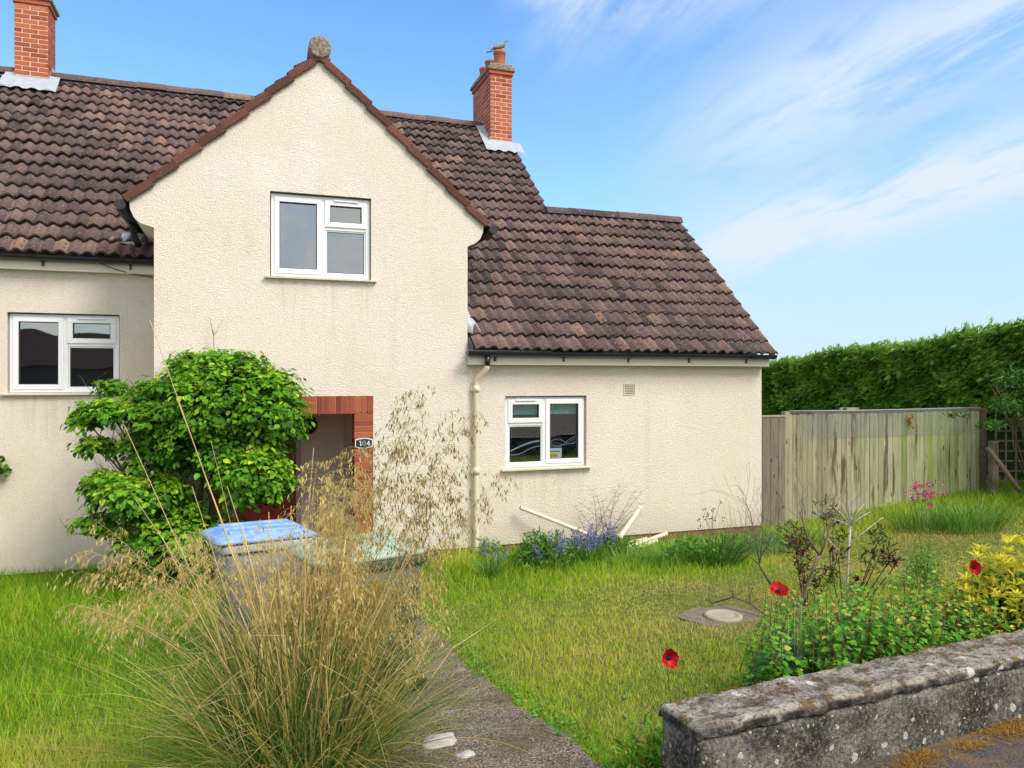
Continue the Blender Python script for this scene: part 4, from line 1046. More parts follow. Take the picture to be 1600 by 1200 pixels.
# bent and broken dead blades: the thatch in the heart of the clump
mb = MB(); random.seed(77)
for _ in range(230):
    a_ = random.uniform(0, 6.28); q_ = random.uniform(0, .3); p = B+Vector((math.sin(a_)*q_, math.cos(a_)*q_, 0)); h_ = random.uniform(.25, .75); ln_ = random.uniform(.05, .7)
    k1 = p+Vector((math.sin(a_)*ln_*h_, math.cos(a_)*ln_*h_, h_)); a2 = a_+random.gauss(0, .9); l2 = random.uniform(.08, .32)
    k2 = k1+Vector((math.sin(a2)*l2, math.cos(a2)*l2, random.uniform(-.9, .3)*l2)); w = random.uniform(.0015, .0032)
    mb.tube([p, p.lerp(k1, .5)+Vector((0, 0, .01)), k1, k1.lerp(k2, .12), k2], [w, w, w*.9, w*.8, w*.3], 3, random.uniform(.55, 1), caps=False)
mb.build('broken_blades', M_stalk, st)['kind'] = 'stuff'
tips = []
A_ = [(655, 600), (742, 640), (700, 668), (622, 690), (788, 742), (690, 735), (640, 655), (600, 745), (728, 790), (668, 770), (715, 730)]
for (u, v) in A_: tips.append((u, v, 0, 'A'))
for _ in range(15): tips.append((random.gauss(535, 42), random.uniform(690, 840), 0, 'B'))
for _ in range(14): tips.append((random.uniform(130, 330), random.uniform(800, 940), 0, 'C'))
for _ in range(13): tips.append((random.uniform(300, 520), random.uniform(800, 930), 0, 'D'))
for _ in range(9): tips.append((random.uniform(560, 720), random.uniform(800, 930), 0, 'E'))
for _ in range(4): tips.append((random.uniform(110, 200), random.uniform(880, 960), 0, 'C'))
for _ in range(20): tips.append((random.uniform(340, 700), random.uniform(880, 980), 0, 'D'))
for _ in range(7): tips.append((random.uniform(430, 600), random.uniform(800, 870), 0, 'B'))
random.seed(4)
SPK_V = [(0, 0, 0), (.115, .35, 0), (0, 1, 0), (-.115, .35, 0)]; SPK_F = [(0, 1, 2, 3)]
for (u, v, _, g_) in tips:
    f = random.uniform(3.35, 4.1) if g_ != 'C' else random.uniform(3.3, 3.9)
    tip = Wd(u, v, f); base = B+Vector((random.gauss(0, .12), random.gauss(0, .12), 0)); d = tip-base
    mid = base+Vector((d.x*.36, d.y*.36, d.z*.58))
    if g_ == 'C': mid = base+Vector((d.x*.34, d.y*.34, d.z*.80))
    pts = [base*(1-s)**2+mid*2*s*(1-s)+tip*s*s for s in np.linspace(0, 1, 12)]
    mb = MB(); grn = random.uniform(0, .35) if g_ in 'A' or random.random() < .3 else random.uniform(.5, 1)
    mb.tube(pts, [.0028*(1-.72*i/11) for i in range(12)], 4, grn, caps=False)
    stm = mb.build('flower_stem', M_stalk, st)
    pl = random.uniform(.40, .60) if g_ in 'AB' else random.uniform(.28, .42); L_ = d.length; s_start = 1-pl/L_
    P_, Yv, S_, R_ = [], [], [], []; fil = MB()
    wind = Vector((random.gauss(.0, .25), random.gauss(0, .25), 0))+(Vector((-.45, .1, 0)) if g_ == 'C' else Vector((.12, 0, 0)))
    base_r = {'A': .26, 'B': .72, 'C': .72, 'D': .72, 'E': .55}[g_]
    for _k in range({'A': 46, 'B': 44, 'C': 24}.get(g_, 30)):
        s = s_start+(1-s_start)*random.random()**1.0; o_ = base*(1-s)**2+mid*2*s*(1-s)+tip*s*s
        tan = (mid-base)*(1-s)*2+(tip-mid)*2*s; tan.normalize()
        rd = Vector((random.gauss(0, 1), random.gauss(0, 1), 0)).normalized()
        fl = random.uniform(.06, .20)*(1.15-(s-s_start)/(1-s_start)*.6)
        v0 = (tan*.8+rd*.8+wind*.4).normalized(); p = o_.copy(); ch = [p.copy()]
        for i in range(4):
            v0 = (v0+Vector((0, 0, -.42))+wind*.08).normalized(); p = p+v0*fl/4; ch.append(p.copy())
        fil.tube(ch, [.0007]*5, 3, .75, caps=False)
        for i in range(random.randint(4, 8)):
            q = ch[random.choice((2, 3, 4, 4))]+Vector((random.gauss(0, .008), random.gauss(0, .008), random.gauss(0, .008)))
            P_.append(q); dv = Vector((random.gauss(0, .28), random.gauss(0, .28), -1))+wind*.5; Yv.append(dv)
            S_.append(random.uniform(.017, .033)); R_.append(min(1, max(0, random.gauss(base_r, .2))))
    pn = link('panicle', np_mesh('t', np.zeros((3, 3)), np.array([[0, 1, 2]])), M_spike, stm) if False else None
    P_ = np.array([tuple(p) for p in P_]); Yv = np.array([tuple(p) for p in Yv])
    sp_ = scatter('panicle', SPK_V, SPK_F, rot_frames(Yv, randdir(len(P_))), P_, S_, np.array(R_), M_spike, stm)
    fil.build('panicle_threads', M_stalk, stm)
for (u, v, r_) in [(random.gauss(465, 85), random.uniform(820, 1040), random.uniform(.003, .006)) for _ in range(76)]+list(((234, 500, .004), (276, 622, .003), (194, 664, .003), (213, 782, .003), (330, 690, .002), (420, 800, .004), (455, 790, .0035), (478, 830, .004), (505, 780, .003), (410, 870, .004), (515, 840, .004), (355, 760, .0035), (300, 760, .003), (540, 760, .003), (490, 700, .0025), (345, 910, .0045), (362, 850, .004), (530, 900, .0045), (560, 850, .003))):
    tip = Wd(u, v, random.uniform(3.3, 3.8)); base = B+Vector((random.gauss(0, .1), random.gauss(0, .1), 0)); m_ = base.lerp(tip, .5)+Vector((0, 0, .03))
    pts = [base*(1-s)**2+m_*2*s*(1-s)+tip*s*s for s in np.linspace(0, 1, 9)]
    mb = MB(); mb.tube(pts, [r_*(1-.6*i/8) for i in range(9)], 5, random.uniform(.75, 1)); mb.build('straw_stem', M_stalk, st)

# ------------------------------------------------------------------ low garden wall
def rough(name, M, L_, w, h, m_, parent, seg, amp, seed, bev=.012):
    bm = bmesh.new(); nx_, ny_, nz_ = int(L_/seg), max(2, int(w/seg)), max(2, int(h/seg))
    bmesh.ops.create_cube(bm, size=1)
    me = bpy.data.meshes.new(name)
    bm.free(); bm = bmesh.new()
    from mathutils import noise as mn
    def grid(o_, a, b, na, nb):
        vs = [[bm.verts.new(o_+a*i/na+b*j/nb) for j in range(nb+1)] for i in range(na+1)]
        for i in range(na):
            for j in range(nb): f = bm.faces.new((vs[i][j], vs[i+1][j], vs[i+1][j+1], vs[i][j+1])); f.smooth = True
    X_, Y_, Z_ = Vector((L_, 0, 0)), Vector((0, w, 0)), Vector((0, 0, h)); O_ = Vector((0, 0, 0))
    grid(O_, X_, Z_, nx_, nz_); grid(Z_, X_, Y_, nx_, ny_); grid(O_, Z_, Y_, nz_, ny_); grid(X_, Y_, Z_, ny_, nz_); grid(Y_, Z_, X_, nz_, nx_)
    bmesh.ops.remove_doubles(bm, verts=bm.verts, dist=1e-4)
    for v in bm.verts:
        c = v.co; e = 0
        # round the long edges, then roughen
        ez = min(c.z, h-c.z); ey = min(c.y, w-c.y); ex = min(c.x, L_-c.x)
        near = sorted((ez, ey, ex))[:2]
        if near[1] < bev: c = c.lerp(Vector((min(max(c.x, bev*2), L_-bev*2), min(max(c.y, bev*2), w-bev*2), min(max(c.z, bev*2), h-bev*2))), .3)
        d_ = Vector((mn.noise(c*9+Vector((seed, 0, 0))), mn.noise(c*9+Vector((0, seed, 5))), mn.noise(c*9+Vector((3, 0, seed)))))*amp
        d_ += Vector((mn.noise(c*32), mn.noise(c*32+Vector((7, 1, 1))), mn.noise(c*32+Vector((1, 9, 1)))))*amp*.6
        v.co = M @ (c+d_)
    bm.to_mesh(me); bm.free()
    return link(name, me, m_, parent)
WO = Wd(1112, 1137, 2.87); WA = R(4.4); WO = WO-Vector((.062, .004, 0))
Mw = Matrix.Translation(WO) @ Matrix.Rotation(WA, 4, 'Z')
wl_ = empty('garden_wall', tuple(WO), 'low concrete garden wall blotched with lichen, moss on its coping', 'wall')
wz = WO.z
rough('wall_body', Mw @ Matrix.Translation((.010, .010, -.70)), 7.5, .245, .648, M_wallc, wl_, .025, .009, 3)
rough('coping', Mw @ Matrix.Translation((0, 0, -.052)), 7.5, .27, .054, M_cope, wl_, .02, .010, 8, .012)
# moss cushions on the coping
n = 3600; lx = rng.uniform(.05, 7, n); clx = np.sin(lx*5.3)+np.sin(lx*13.1+1)+rng.normal(0, .6, n); lx = lx[clx > .25]; n = len(lx)
ly = np.clip(.27-np.abs(rng.normal(0, .08, n)), .03, .275)
Pm = np.array([tuple(Mw @ Vector((a_, b_, .003))) for a_, b_ in zip(lx, ly)])
blades('moss', Pm, rng.uniform(0, 6.3, n), rng.uniform(.006, .016, n), rng.uniform(.1, .9, n), .3+0*lx, .006+0*lx, np.clip(rng.normal(.4, .25, n), 0, 1), M_moss, wl_, 1)
# dry moss swept against the foot of the wall
mo = []
for (u, v, rx) in ((1425, 1195, .20), (1440, 1180, .16), (1575, 1142, .22), (1600, 1130, .3), (1520, 1165, .12), (1340, 1235, .2)):
    f = (CZ-.71)*F/(v-HV); c = Wd(u, v, f); k = int(rx*2600)
    P = np.stack([c.x+rng.normal(0, rx*.42, k), c.y+rng.normal(0, rx*.16, k), .708+0*rng.random(k)], 1); mo.append(P)
P = np.concatenate(mo); n = len(P)
ow = blades('dry_moss', P, rng.uniform(0, 6.3, n), rng.uniform(.012, .042, n), rng.uniform(.6, 1.5, n), .7+0*P[:, 0], .0028+0*P[:, 0], np.clip(rng.normal(.7, .25, n), 0, 1), M_moss, None, 3)
tag(ow, 'rusty dry moss and needles swept against the foot of the wall', 'moss', kind='stuff')

# ------------------------------------------------------------------ inspection cover
mc = G(1130, 966); cov = empty('inspection_cover', tuple(mc), 'pale round inspection cover set in a cement slab in the lawn', 'drain cover')
mb = MB(); pts = []
for i in range(40):
    a = 2*math.pi*i/40; rr_ = .33*(1+.10*math.sin(3*a)+.06*math.sin(7*a+1)); pts.append((mc.x+rr_*1.05*math.cos(a), mc.y+rr_*math.sin(a)))
mb.prism(pts, mc.z-.02, mc.z+.012, 'z'); mb.build('slab', flat('earthy_cement', (.23, .185, .13), .95, .1, .5, 16), cov)
mb = MB(); mb.lathe([(.165, mc.z+.0), (.165, mc.z+.03), (.150, mc.z+.036), (.118, mc.z+.036), (.112, mc.z+.026), (.09, mc.z+.03)], mc.x-.0, mc.y, 36); mb.build('lid', flat('pale_cement', (.42, .36, .27), .9, .15, .3, 30), cov)

# ------------------------------------------------------------------ poppies
def poppy(u, v, f, rad, face, lab, wide=1.0, stem_to=None):
    c = Wd(u, v, f); gz_ = float(ground_z(c.x, c.y)); o = empty('poppy', (c.x, c.y, gz_), lab, 'poppy', 'red poppies by the garden wall')
    b = Vector((c.x+.04, c.y+.05, gz_)); N_ = Vector(face).normalized(); Q = N_.to_track_quat('Z', 'Y').to_matrix().to_4x4(); M = Matrix.Translation(c) @ Q @ Matrix.Diagonal((wide, 1, 1, 1))
    for kpet in range(4):
        mb = MB(); a0 = kpet*math.pi/2+.3; nn = 10; rings = 6; base = len(mb.v)
        for i in range(rings+1):
            rr_ = rad*i/rings*(1.0 if kpet % 2 else .93)
            for j in range(nn+1):
                th = a0+(j/nn-.5)*1.95; edge = 1-.22*abs(j/nn-.5)**2*4+.06*math.sin(j*2.1+kpet*2)*(i/rings)
                z = .62*rad*(i/rings)**1.7+.004*(kpet % 2)+.0045*math.sin(j*2.3+kpet)*(i/rings)+.003*math.sin(j*4.1+i)+.0022*math.sin(j*9.7+i*2.3)
                mb.v.append(tuple(M @ Vector((rr_*edge*math.cos(th), rr_*edge*math.sin(th), z))))
        for i in range(rings):
            for j in range(nn): p = base+i*(nn+1)+j; mb.face((p, p+1, p+nn+2, p+nn+1), random.random(), True)
        mb.build('petal', M_red, o)
    mb = MB(); mb.lathe([(.25*rad, .10*rad), (.34*rad, .13*rad), (.30*rad, .2*rad), (.14*rad, .26*rad), (.05*rad, .3*rad)], sides=12, M=M); mb.build('flower_centre', M_dark, o)
    mb = MB(); c0 = c-N_*.01; mb.tube([b, b.lerp(c0, .5)+Vector((.01, 0, .02)), c0.lerp(b, .1)-N_*.01, c0], .0022, 5, .3); mb.build('stem', M_greenstem, o)
    tuft('leaves', (b.x, b.y), .07, 60, (.08, .24), M_blueleaf, o, .5, .012, (.2, .9), (.1, .9), 3)
    return o
p1 = poppy(1044, 1027, 3.62, .046, (-.15, -1, .15), 'red poppy facing out, nearest the left end of the wall')
p2 = poppy(1216, 926, 3.75, .044, (-.25, -.55, .85), 'red poppy tilted upward on the left of the leafy shrub', 1.15)
p3 = poppy(1521, 887, 4.3, .041, (-.55, -1, .35), 'red poppy in front of the yellow variegated bush', .85)
# leafy poppy foliage and nodding buds
for (u, v, sz, nb_, lab) in ((1022, 1130, .19, 6, 'feathery green poppy plant at the left end of the wall'), (1100, 1085, .13, 7, 'low poppy seedling with nodding buds behind the wall corner')):
    f = 3.3 if v > 1100 else 3.45; c = Wd(u, v, f); gz_ = float(ground_z(c.x, c.y)); o = empty('poppy_plant', (c.x, c.y, gz_), lab, 'plant')
    dome('leaves', (c.x, c.y, gz_+.02), (sz, sz*.7, sz*1.6), 760, .05, M_snow if v > 1100 else M_blueleaf, o, LANCE_V, LEAF_F2, .5, .2, .2, zmin=0)
    for k in range(nb_):
        b = Vector((c.x+random.gauss(0, sz*.6), c.y+random.gauss(0, sz*.4), gz_)); h_ = random.uniform(.22, .42); t_ = b+Vector((random.gauss(0, .05), 0, h_))
        mb = MB(); e = t_+Vector((.03*random.choice((-1, 1)), 0, -.03)); mb.tube([b, b.lerp(t_, .6), t_, t_.lerp(e, .5)+Vector((0, 0, .01)), e], .0015, 4, .8); mb.build('bud_stem', M_greenstem, o)
        mb = MB(); mb.lathe([(.002, 0), (.008, -.006), (.009, -.014), (.004, -.024)], sides=8, M=Matrix.Translation(e)); mb.build('bud', M_greenstem, o)
c = Wd(1222, 960, 3.75); gz_ = float(ground_z(c.x, c.y)); o = empty('poppy_plant', (c.x, c.y, gz_), 'grey-green frilly poppy leaves below the tilted red poppy', 'plant')
dome('leaves', (c.x, c.y, gz_+.25), (.09, .09, .30), 420, .065, M_blueleaf, o, LANCE_V, LEAF_F2, .55, .2, .3, zmin=0)
for k in range(6):
    b = Vector((c.x+random.gauss(.04, .05), c.y-.05, gz_)); t_ = Vector((b.x, b.y, c.z+random.uniform(-.05, .08)))
    mb = MB(); mb.tube([b, t_], .0018, 4, .8); mb.build('bud_stem', M_greenstem, o); mb = MB(); mb.lathe([(.002, -.012), (.009, -.006), (.010, .006), (.004, .015)], sides=8, M=Matrix.Translation(t_)); mb.build('bud', M_greenstem, o)
# sedum by the wall end
c = Wd(1003, 1195, 3.2); gz_ = float(ground_z(c.x, c.y)); o = empty('sedum', (c.x, c.y, gz_), 'yellow green stonecrop mat between the path and wall end', 'plant')
dome('leaves', (c.x, c.y, gz_+.0), (.15, .13, .09), 1500, .016, M_sedum, o, bias=.6, spread=.3, zmin=0, shell=.3)

# ------------------------------------------------------------------ leafy shrub behind the wall
o = empty('leafy_shrub', tuple(Wd(1350, 1060, 3.8)), 'bright green heart-leaved shrub sprawling behind the low wall', 'shrub'); o.location.z = .5
mb = MB(); LP, LY, LN, LS, LR = [], [], [], [], []
for k in range(370):
    u = random.uniform(1195, 1575); f = random.uniform(3.45, 4.7)
    b = Wd(u-20, 1000, f); lim = Mw.inverted() @ b
    if lim.y < .36: b = Mw @ Vector((lim.x, .38+random.random()*.25, 0)); 
    b.z = float(ground_z(b.x, b.y))
    env = np.interp(u, [1190, 1230, 1300, 1400, 1500, 1560], [.42, .54, .62, .60, .56, .46]); h_ = env*random.uniform(.45, 1.15)
    ln = Vector((random.gauss(.14, .16), random.gauss(-.02, .14), 1)); ln.normalize(); t_ = b+ln*h_*1.05
    mid = b.lerp(t_, .55)+Vector((random.gauss(0, .03), random.gauss(0, .03), 0)); pts = [b, mid, t_]
    mb.tube(pts, [.0035, .0025, .0012], 4, random.random(), caps=False)
    nl = int(9+h_*46)
    for i in range(nl):
        s = random.uniform(.12, 1)**.8; p = (b.lerp(mid, s/.55) if s < .55 else mid.lerp(t_, (s-.55)/.45))
        a = random.uniform(0, 6.28); rd = Vector((math.cos(a), math.sin(a), random.uniform(-.2, .4)))
        LP.append(p+rd*random.uniform(.005, .03)); LY.append(rd+Vector((0, 0, -.2))); LN.append(Vector((0, -.35, 1))+Vector(randdir(1)[0])*.45)
        tipb = max(0, s-.8)*2.2*(random.random() < .45); LS.append(random.uniform(.024, .054)*(1-.45*max(0, s-.7)/.3)); LR.append(min(1, max(0, random.gauss(.38, .17)+.28*(s-.4)+tipb)))
tv = lambda L: np.array([tuple(x_) for x_ in L])
LP, LY, LN = tv(LP), tv(LY), tv(LN)
loc_ = np.array([tuple(Mw.inverted() @ Vector(p)) for p in LP]); ok = (loc_[:, 1] > .32) | (loc_[:, 2] > .02)
LEAFH_V = [(0, 0, 0), (.36, .12, .06), (.40, .42, .07), (0, 1, -.14), (-.40, .42, .07), (-.36, .12, .06)]
scatter('leaves', LEAFH_V, LEAF_F2, rot_frames(LY, LN)[ok], LP[ok], np.array(LS)[ok], np.array(LR)[ok], M_snow, o)
mb.build('stems', M_redstem, o)
# ------------------------------------------------------------------ yellow variegated bush
c = Wd(1600, 925, 4.55); gz_ = float(ground_z(c.x, c.y)); o = empty('variegated_bush', (c.x, c.y, gz_), 'rounded yellow variegated bush at the right behind the wall', 'bush')
dome('leaves', (c.x+.08, c.y, gz_+.36), (.52, .44, .44), 3000, .060, M_yel, o, LANCE_V, LEAF_F2, .42, .22, .72, .9, zmin=0, light=.5)
dome('inner_leaves', (c.x+.08, c.y, gz_+.33), (.42, .36, .37), 1500, .06, M_darkleaf, o, bias=.5, shell=.3, zmin=0)
k = 100; d = randdir(k); d[:, 2] = abs(d[:, 2])*1.1-.05; q = np.array((c.x+.08, c.y, gz_+.36))+d*np.array([.52, .44, .44]); q = q[d[:, 1] < .5]
Pr, Yr, Nr = [], [], []
for p in q:
    for i in range(13): a = i*.48*1.3; Pr.append(p); Yr.append((math.cos(a*1.0)*.8, math.sin(a)*.8, random.uniform(.2, .9))); Nr.append((0, 0, 1))
scatter('leaf_rosettes', LANCE_V, LEAF_F2, rot_frames(np.array(Yr), np.array(Nr)+.3*randdir(len(Pr))), np.array(Pr), rng.uniform(.045, .075, len(Pr)), np.clip(rng.normal(.75, .15, len(Pr)), 0, 1), M_yel, o)
mb = MB()
for i in range(6): mb.tube([(c.x+.08, c.y, gz_), (c.x+.08+random.gauss(0, .15), c.y+random.gauss(0, .15), gz_+.35)], .008, 5)
mb.build('stems', M_twig, o)

# ------------------------------------------------------------------ straggly azalea with dead branches
def gpt(u, v): return G(u, v)
random.seed(12)
b0 = Wd(1252, 985, 4.5); b0.z = float(ground_z(b0.x, b0.y)); o = empty('dead_shrub', tuple(b0), 'gaunt grey forked branches of a half dead shrub in the lawn', 'shrub')
mb = MB()
def limb(mb, pts, r0, r1, tint=.6, tw=3, tl=.25, f_=None):
    P = [Wd(*p) for p in pts]; k = len(P); mb.tube(P, [r0+(r1-r0)*i/(k-1) for i in range(k)], 6, tint)
    for i in range(1, k):
        d_ = (P[i]-P[i-1]).normalized()
        for _ in range(tw): twig(mb, P[i-1].lerp(P[i], random.random()), d_+Vector(randdir(1)[0])*.8+Vector((0, 0, .3)), tl*random.uniform(.5, 1.1), r1*.6, 1, 3, .8, .3)
f = 4.5
limb(mb, [(1252, 1000, f), (1248, 952, f), (1266, 905, f), (1274, 878, f), (1281, 868, f)], .016, .010, .55, 1, .16)
limb(mb, [(1281, 868, f), (1262, 840, f), (1250, 800, f)], .009, .003, .5, 7, .2)
limb(mb, [(1281, 868, f), (1290, 845, f), (1300, 812, f)], .008, .003, .5, 6, .18)
limb(mb, [(1250, 950, f), (1238, 925, f)], .007, .004, .5, 2, .12)
mb.build('branches', M_twig, o)
o = empty('bleached_stem', tuple(gpt(1322, 960)), 'bleached white dead stem with a spray of twigs at its top', 'dead stem')
mb = MB(); f = 5.0; limb(mb, [(1325, 965, f), (1324, 905, f), (1326, 860, f), (1329, 822, f)], .010, .007, .7, 1, .12)
for (du, dv) in ((-26, -30), (-15, -38), (-4, -42), (8, -40), (20, -34), (30, -22), (-30, -12)): limb(mb, [(1329, 822, f), (1329+du*.5, 822+dv*.6, f), (1329+du, 822+dv, f)], .0045, .0018, .7, 3, .1)
limb(mb, [(1326, 855, f), (1345, 835, f), (1380, 808, f)], .004, .0015, .7, 1, .12); limb(mb, [(1324, 872, f), (1300, 850, f), (1285, 832, f)], .004, .0015, .7, 1, .12)
mb.build('branches', M_palewood, o)
o = empty('bare_rose', tuple(gpt(1205, 915)), 'leaning bare rose stem with thin grey twigs left of the dead shrub', 'rose')
mb = MB(); f = 5.6; limb(mb, [(1212, 925, f), (1195, 897, f), (1185, 880, f)], .011, .008, .4, 0); limb(mb, [(1185, 880, f), (1165, 865, f), (1152, 876, f)], .006, .002, .4, 2, .2)
limb(mb, [(1187, 882, f), (1180, 840, f), (1172, 800, f), (1160, 778, f)], .006, .0015, .5, 5, .28); limb(mb, [(1187, 880, f), (1192, 840, f), (1188, 790, f)], .005, .0015, .5, 5, .25)
mb.build('branches', M_twig, o)
o = empty('fallen_branch', tuple(gpt(1150, 955)), 'dry fallen branch arched over the inspection cover', 'branch')
mb = MB(); a = gpt(1112, 948); b = gpt(1200, 966)
pts = [a+Vector((0, 0, .03)), a.lerp(b, .4)+Vector((0, 0, .13)), a.lerp(b, .7)+Vector((0, 0, .10)), b+Vector((0, 0, .02))]; mb.tube(pts, [.006, .009, .010, .012], 6, .5)
for p in pts[:3]:
    for _ in range(3): twig(mb, p, Vector((random.uniform(-1, .3), random.gauss(0, .5), random.uniform(.2, 1))), .24, .004, 1, 3)
mb.build('branches', M_twig, o)
def azalea(specs, lab, base, cat='azalea'):
    bb = gpt(*base); o = empty('azalea', tuple(bb), lab, cat); st_ = MB(); Pq, Yq, Nq, Rq = [], [], [], []
    for (u, v, f, s_, red) in specs:
        c = Wd(u, v, f); st_.tube([bb, bb.lerp(c, .5)+Vector((0, 0, -.02)), c], [.007, .005, .003], 5)
        for _ in range(int(s_*34)):
            d_ = Vector(randdir(1)[0]); d_.z = abs(d_.z)*.9; p = c+Vector(randdir(1)[0])*s_*.045; Pq.append(p); Yq.append(d_); Nq.append(Vector((0, 0, 1))+Vector(randdir(1)[0])*.4)
            Rq.append(min(1, max(0, random.gauss(.12 if random.random() < red else .68, .13))))
    scatter('leaves', LANCE_V, LEAF_F2, rot_frames(tv(Yq), tv(Nq)), tv(Pq), rng.uniform(.035, .07, len(Pq)), np.array(Rq), M_redleaf, o); st_.build('stems', M_twig, o)
azalea([(1290, 798, 5.6, 1.6, .25), (1302, 812, 5.6, 1.3, .3), (1312, 840, 5.6, 1.0, .4)], 'tall shrub stem topped with red and green leaves by the fence', (1300, 905))
azalea([(1240, 838, 5.0, 1.8, .25), (1250, 858, 5.0, 1.8, .45), (1256, 880, 5.0, 1.4, .5), (1262, 897, 5.0, 1.4, .5), (1276, 918, 5.0, 1.2, .6), (1250, 848, 5.1, 1.5, .5), (1262, 916, 5, .8, .8)], 'dark red and green leafed column entwined with the grey branches', (1262, 985))
azalea([(1362, 880, 5.0, 1.6, .1), (1390, 876, 5.0, 1.0, .7), (1336, 912, 5.0, .6, .9), (1374, 840, 5.0, 1.2, .2), (1380, 858, 5.0, 1.2, .3), (1402, 880, 5, .5, .6), (1300, 900, 5, 1.2, .2), (1310, 870, 5, 1.2, .2)], 'spreading shrub with dark red tufts right of the bleached stem', (1320, 975))
# pink flowered plant by the fence
bb = gpt(1441, 830); o = empty('pink_flowers', tuple(bb), 'airy plant of small pink flowers in front of the fence', 'flower')
mb = MB(); c = Wd(1441, 768, 7.6); Pf = []
bb = Vector((c.x, c.y, float(ground_z(c.x, c.y))))
for i in range(26):
    e = c+Vector((random.gauss(0, .07), random.gauss(0, .06), random.gauss(0, .055))); (i % 3 == 0) and mb.tube([bb+Vector((random.gauss(0, .04), 0, 0)), bb.lerp(e, .5)+Vector((random.gauss(0, .05), random.gauss(0, .03), .02)), e], .0022, 4, random.random(), caps=False)
    for _ in range(16): Pf.append(e+Vector(randdir(1)[0])*.02)
mb.build('stems', M_greenstem, o); k = len(Pf); scatter('flowers', LEAF_V2, LEAF_F2, rot_frames(randdir(k), randdir(k)), tv(Pf), rng.uniform(.013, .026, k), rng.random(k), M_pink, o)
dome('leaves', (bb.x, bb.y, bb.z+.1), (.20, .16, .38), 620, .045, M_darkleaf, o, LANCE_V, LEAF_F2, .75, zmin=0, shell=.4)

# ------------------------------------------------------------------ bed under the wing wall
def clump(u, v, r_, h_, n, lab, m_=M_darkleaf, size=.06, bias=.5, tv_=LANCE_V, cat='plant', nm='leafy_plant', shell=.5):
    b = G(u, v); o = empty(nm, tuple(b), lab, cat)
    dome('leaves', (b.x, b.y, b.z+.02), (r_, r_*.8, h_), n, size, m_, o, tv_, LEAF_F2, bias, .2, shell, zmin=0)
    mb = MB()
    for _ in range(7):
        a = random.uniform(0, 6.28); mb.tube([b, b+Vector((math.cos(a)*r_*.6, math.sin(a)*r_*.5, h_*random.uniform(.5, .9)))], .004, 4, .3, caps=False)
    mb.build('stems', M_greenstem, o); return o
clump(848, 888, .38, .50, 1900, 'bushy green plant with pointed leaves under the kitchen window', M_darkleaf, .075, .62)
clump(962, 870, .36, .30, 900, 'dark green mound beneath the dead twiggy shrub', M_darkleaf, .06, .5)
clump(1088, 876, .42, .30, 900, 'round leaved green mound beside the loose white pipes', M_darkleaf, .06, .75, LEAF_V2)
o = clump(1190, 866, .42, .32, 1000, 'grey green foliage mound at the corner of the cottage', M_blueleaf, .045, .45)
clump(762, 880, .20, .36, 420, 'upright weed growing beside the foot of the downpipe', M_darkleaf, .07, .8)
clump(1128, 858, .26, .24, 500, 'small dark green mound against the brown plinth', M_darkleaf, .05, .4)
def strap(u, v, r0, n, ln, lab, m_=M_darkleaf, bias=.6, width=.014, nm='strap_leaf_plant', cat='plant'):
    b = G(u, v); o = empty(nm, tuple(b), lab, cat); tuft('leaves', (b.x, b.y), r0, n, ln, m_, o, bias, width, (.05, .8), (.3, 1.2), 5); return o
strap(1118, 880, .30, 620, (.25, .45), 'dense clump of dark strap leaves left of the cottage corner', bias=.55)
strap(1045, 880, .34, 420, (.2, .36), 'light green strap leaves in front of the loose pipes', bias=.9, width=.010)
strap(985, 884, .3, 300, (.15, .3), 'spent bluebell leaves edging the flower bed', bias=.85, width=.009)
strap(1240, 850, .35, 300, (.15, .35), 'soft green weeds below the side gate', bias=.8, width=.012)
strap(1510, 826, .42, 520, (.25, .55), 'coarse grassy weed clump on the right of the lawn', bias=.82, width=.012)
strap(1440, 826, .35, 380, (.2, .5), 'rough green grass around the pink flowers', bias=.7, width=.008)
strap(720, 888, .35, 420, (.15, .4), 'straw coloured rough grass by the foot of the downpipe', M_grass, .75, .006)
def bluebells(u, v, r_, k, lab):
    b = G(u, v); o = empty('bluebells', tuple(b), lab, 'flowers', 'bluebells in the bed')
    mb = MB(); Pf = []
    for _ in range(k):
        q = b+Vector((random.gauss(0, r_*.5), random.gauss(0, r_*.4), 0)); h_ = random.uniform(.28, .46); e = q+Vector((random.gauss(0, .05), random.gauss(0, .03), h_))
        mb.tube([q, q.lerp(e, .6), e], .003, 4, .4, caps=False)
        for i in range(20): s = random.uniform(.55, 1.02); Pf.append(q.lerp(e, s)+Vector((random.gauss(0, .017), random.gauss(0, .017), 0)))
    mb.build('stems', M_greenstem, o); n_ = len(Pf); Yv = randdir(n_); Yv[:, 2] = -abs(Yv[:, 2])-.3
    scatter('flowers', LEAF_V2, LEAF_F2, rot_frames(Yv, randdir(n_)), tv(Pf), rng.uniform(.018, .034, n_), rng.random(n_), M_violet, o)
    tuft('leaves', (b.x, b.y), r_, 150, (.2, .36), M_darkleaf, o, .65, .012)
bluebells(862, 892, .22, 13, 'violet blue flowers in front of the bushy pointed leaved plant')
bluebells(893, 880, .14, 13, 'tall violet blue flower spikes just right of the pointed leaved plant'); bluebells(920, 882, .14, 13, 'violet blue flowers in the middle of the bed group')
bluebells(945, 872, .16, 16, 'violet blue flowers nearest the dead twiggy shrub'); bluebells(768, 905, .1, 4, 'few small violet flowers in the straw grass by the downpipe')
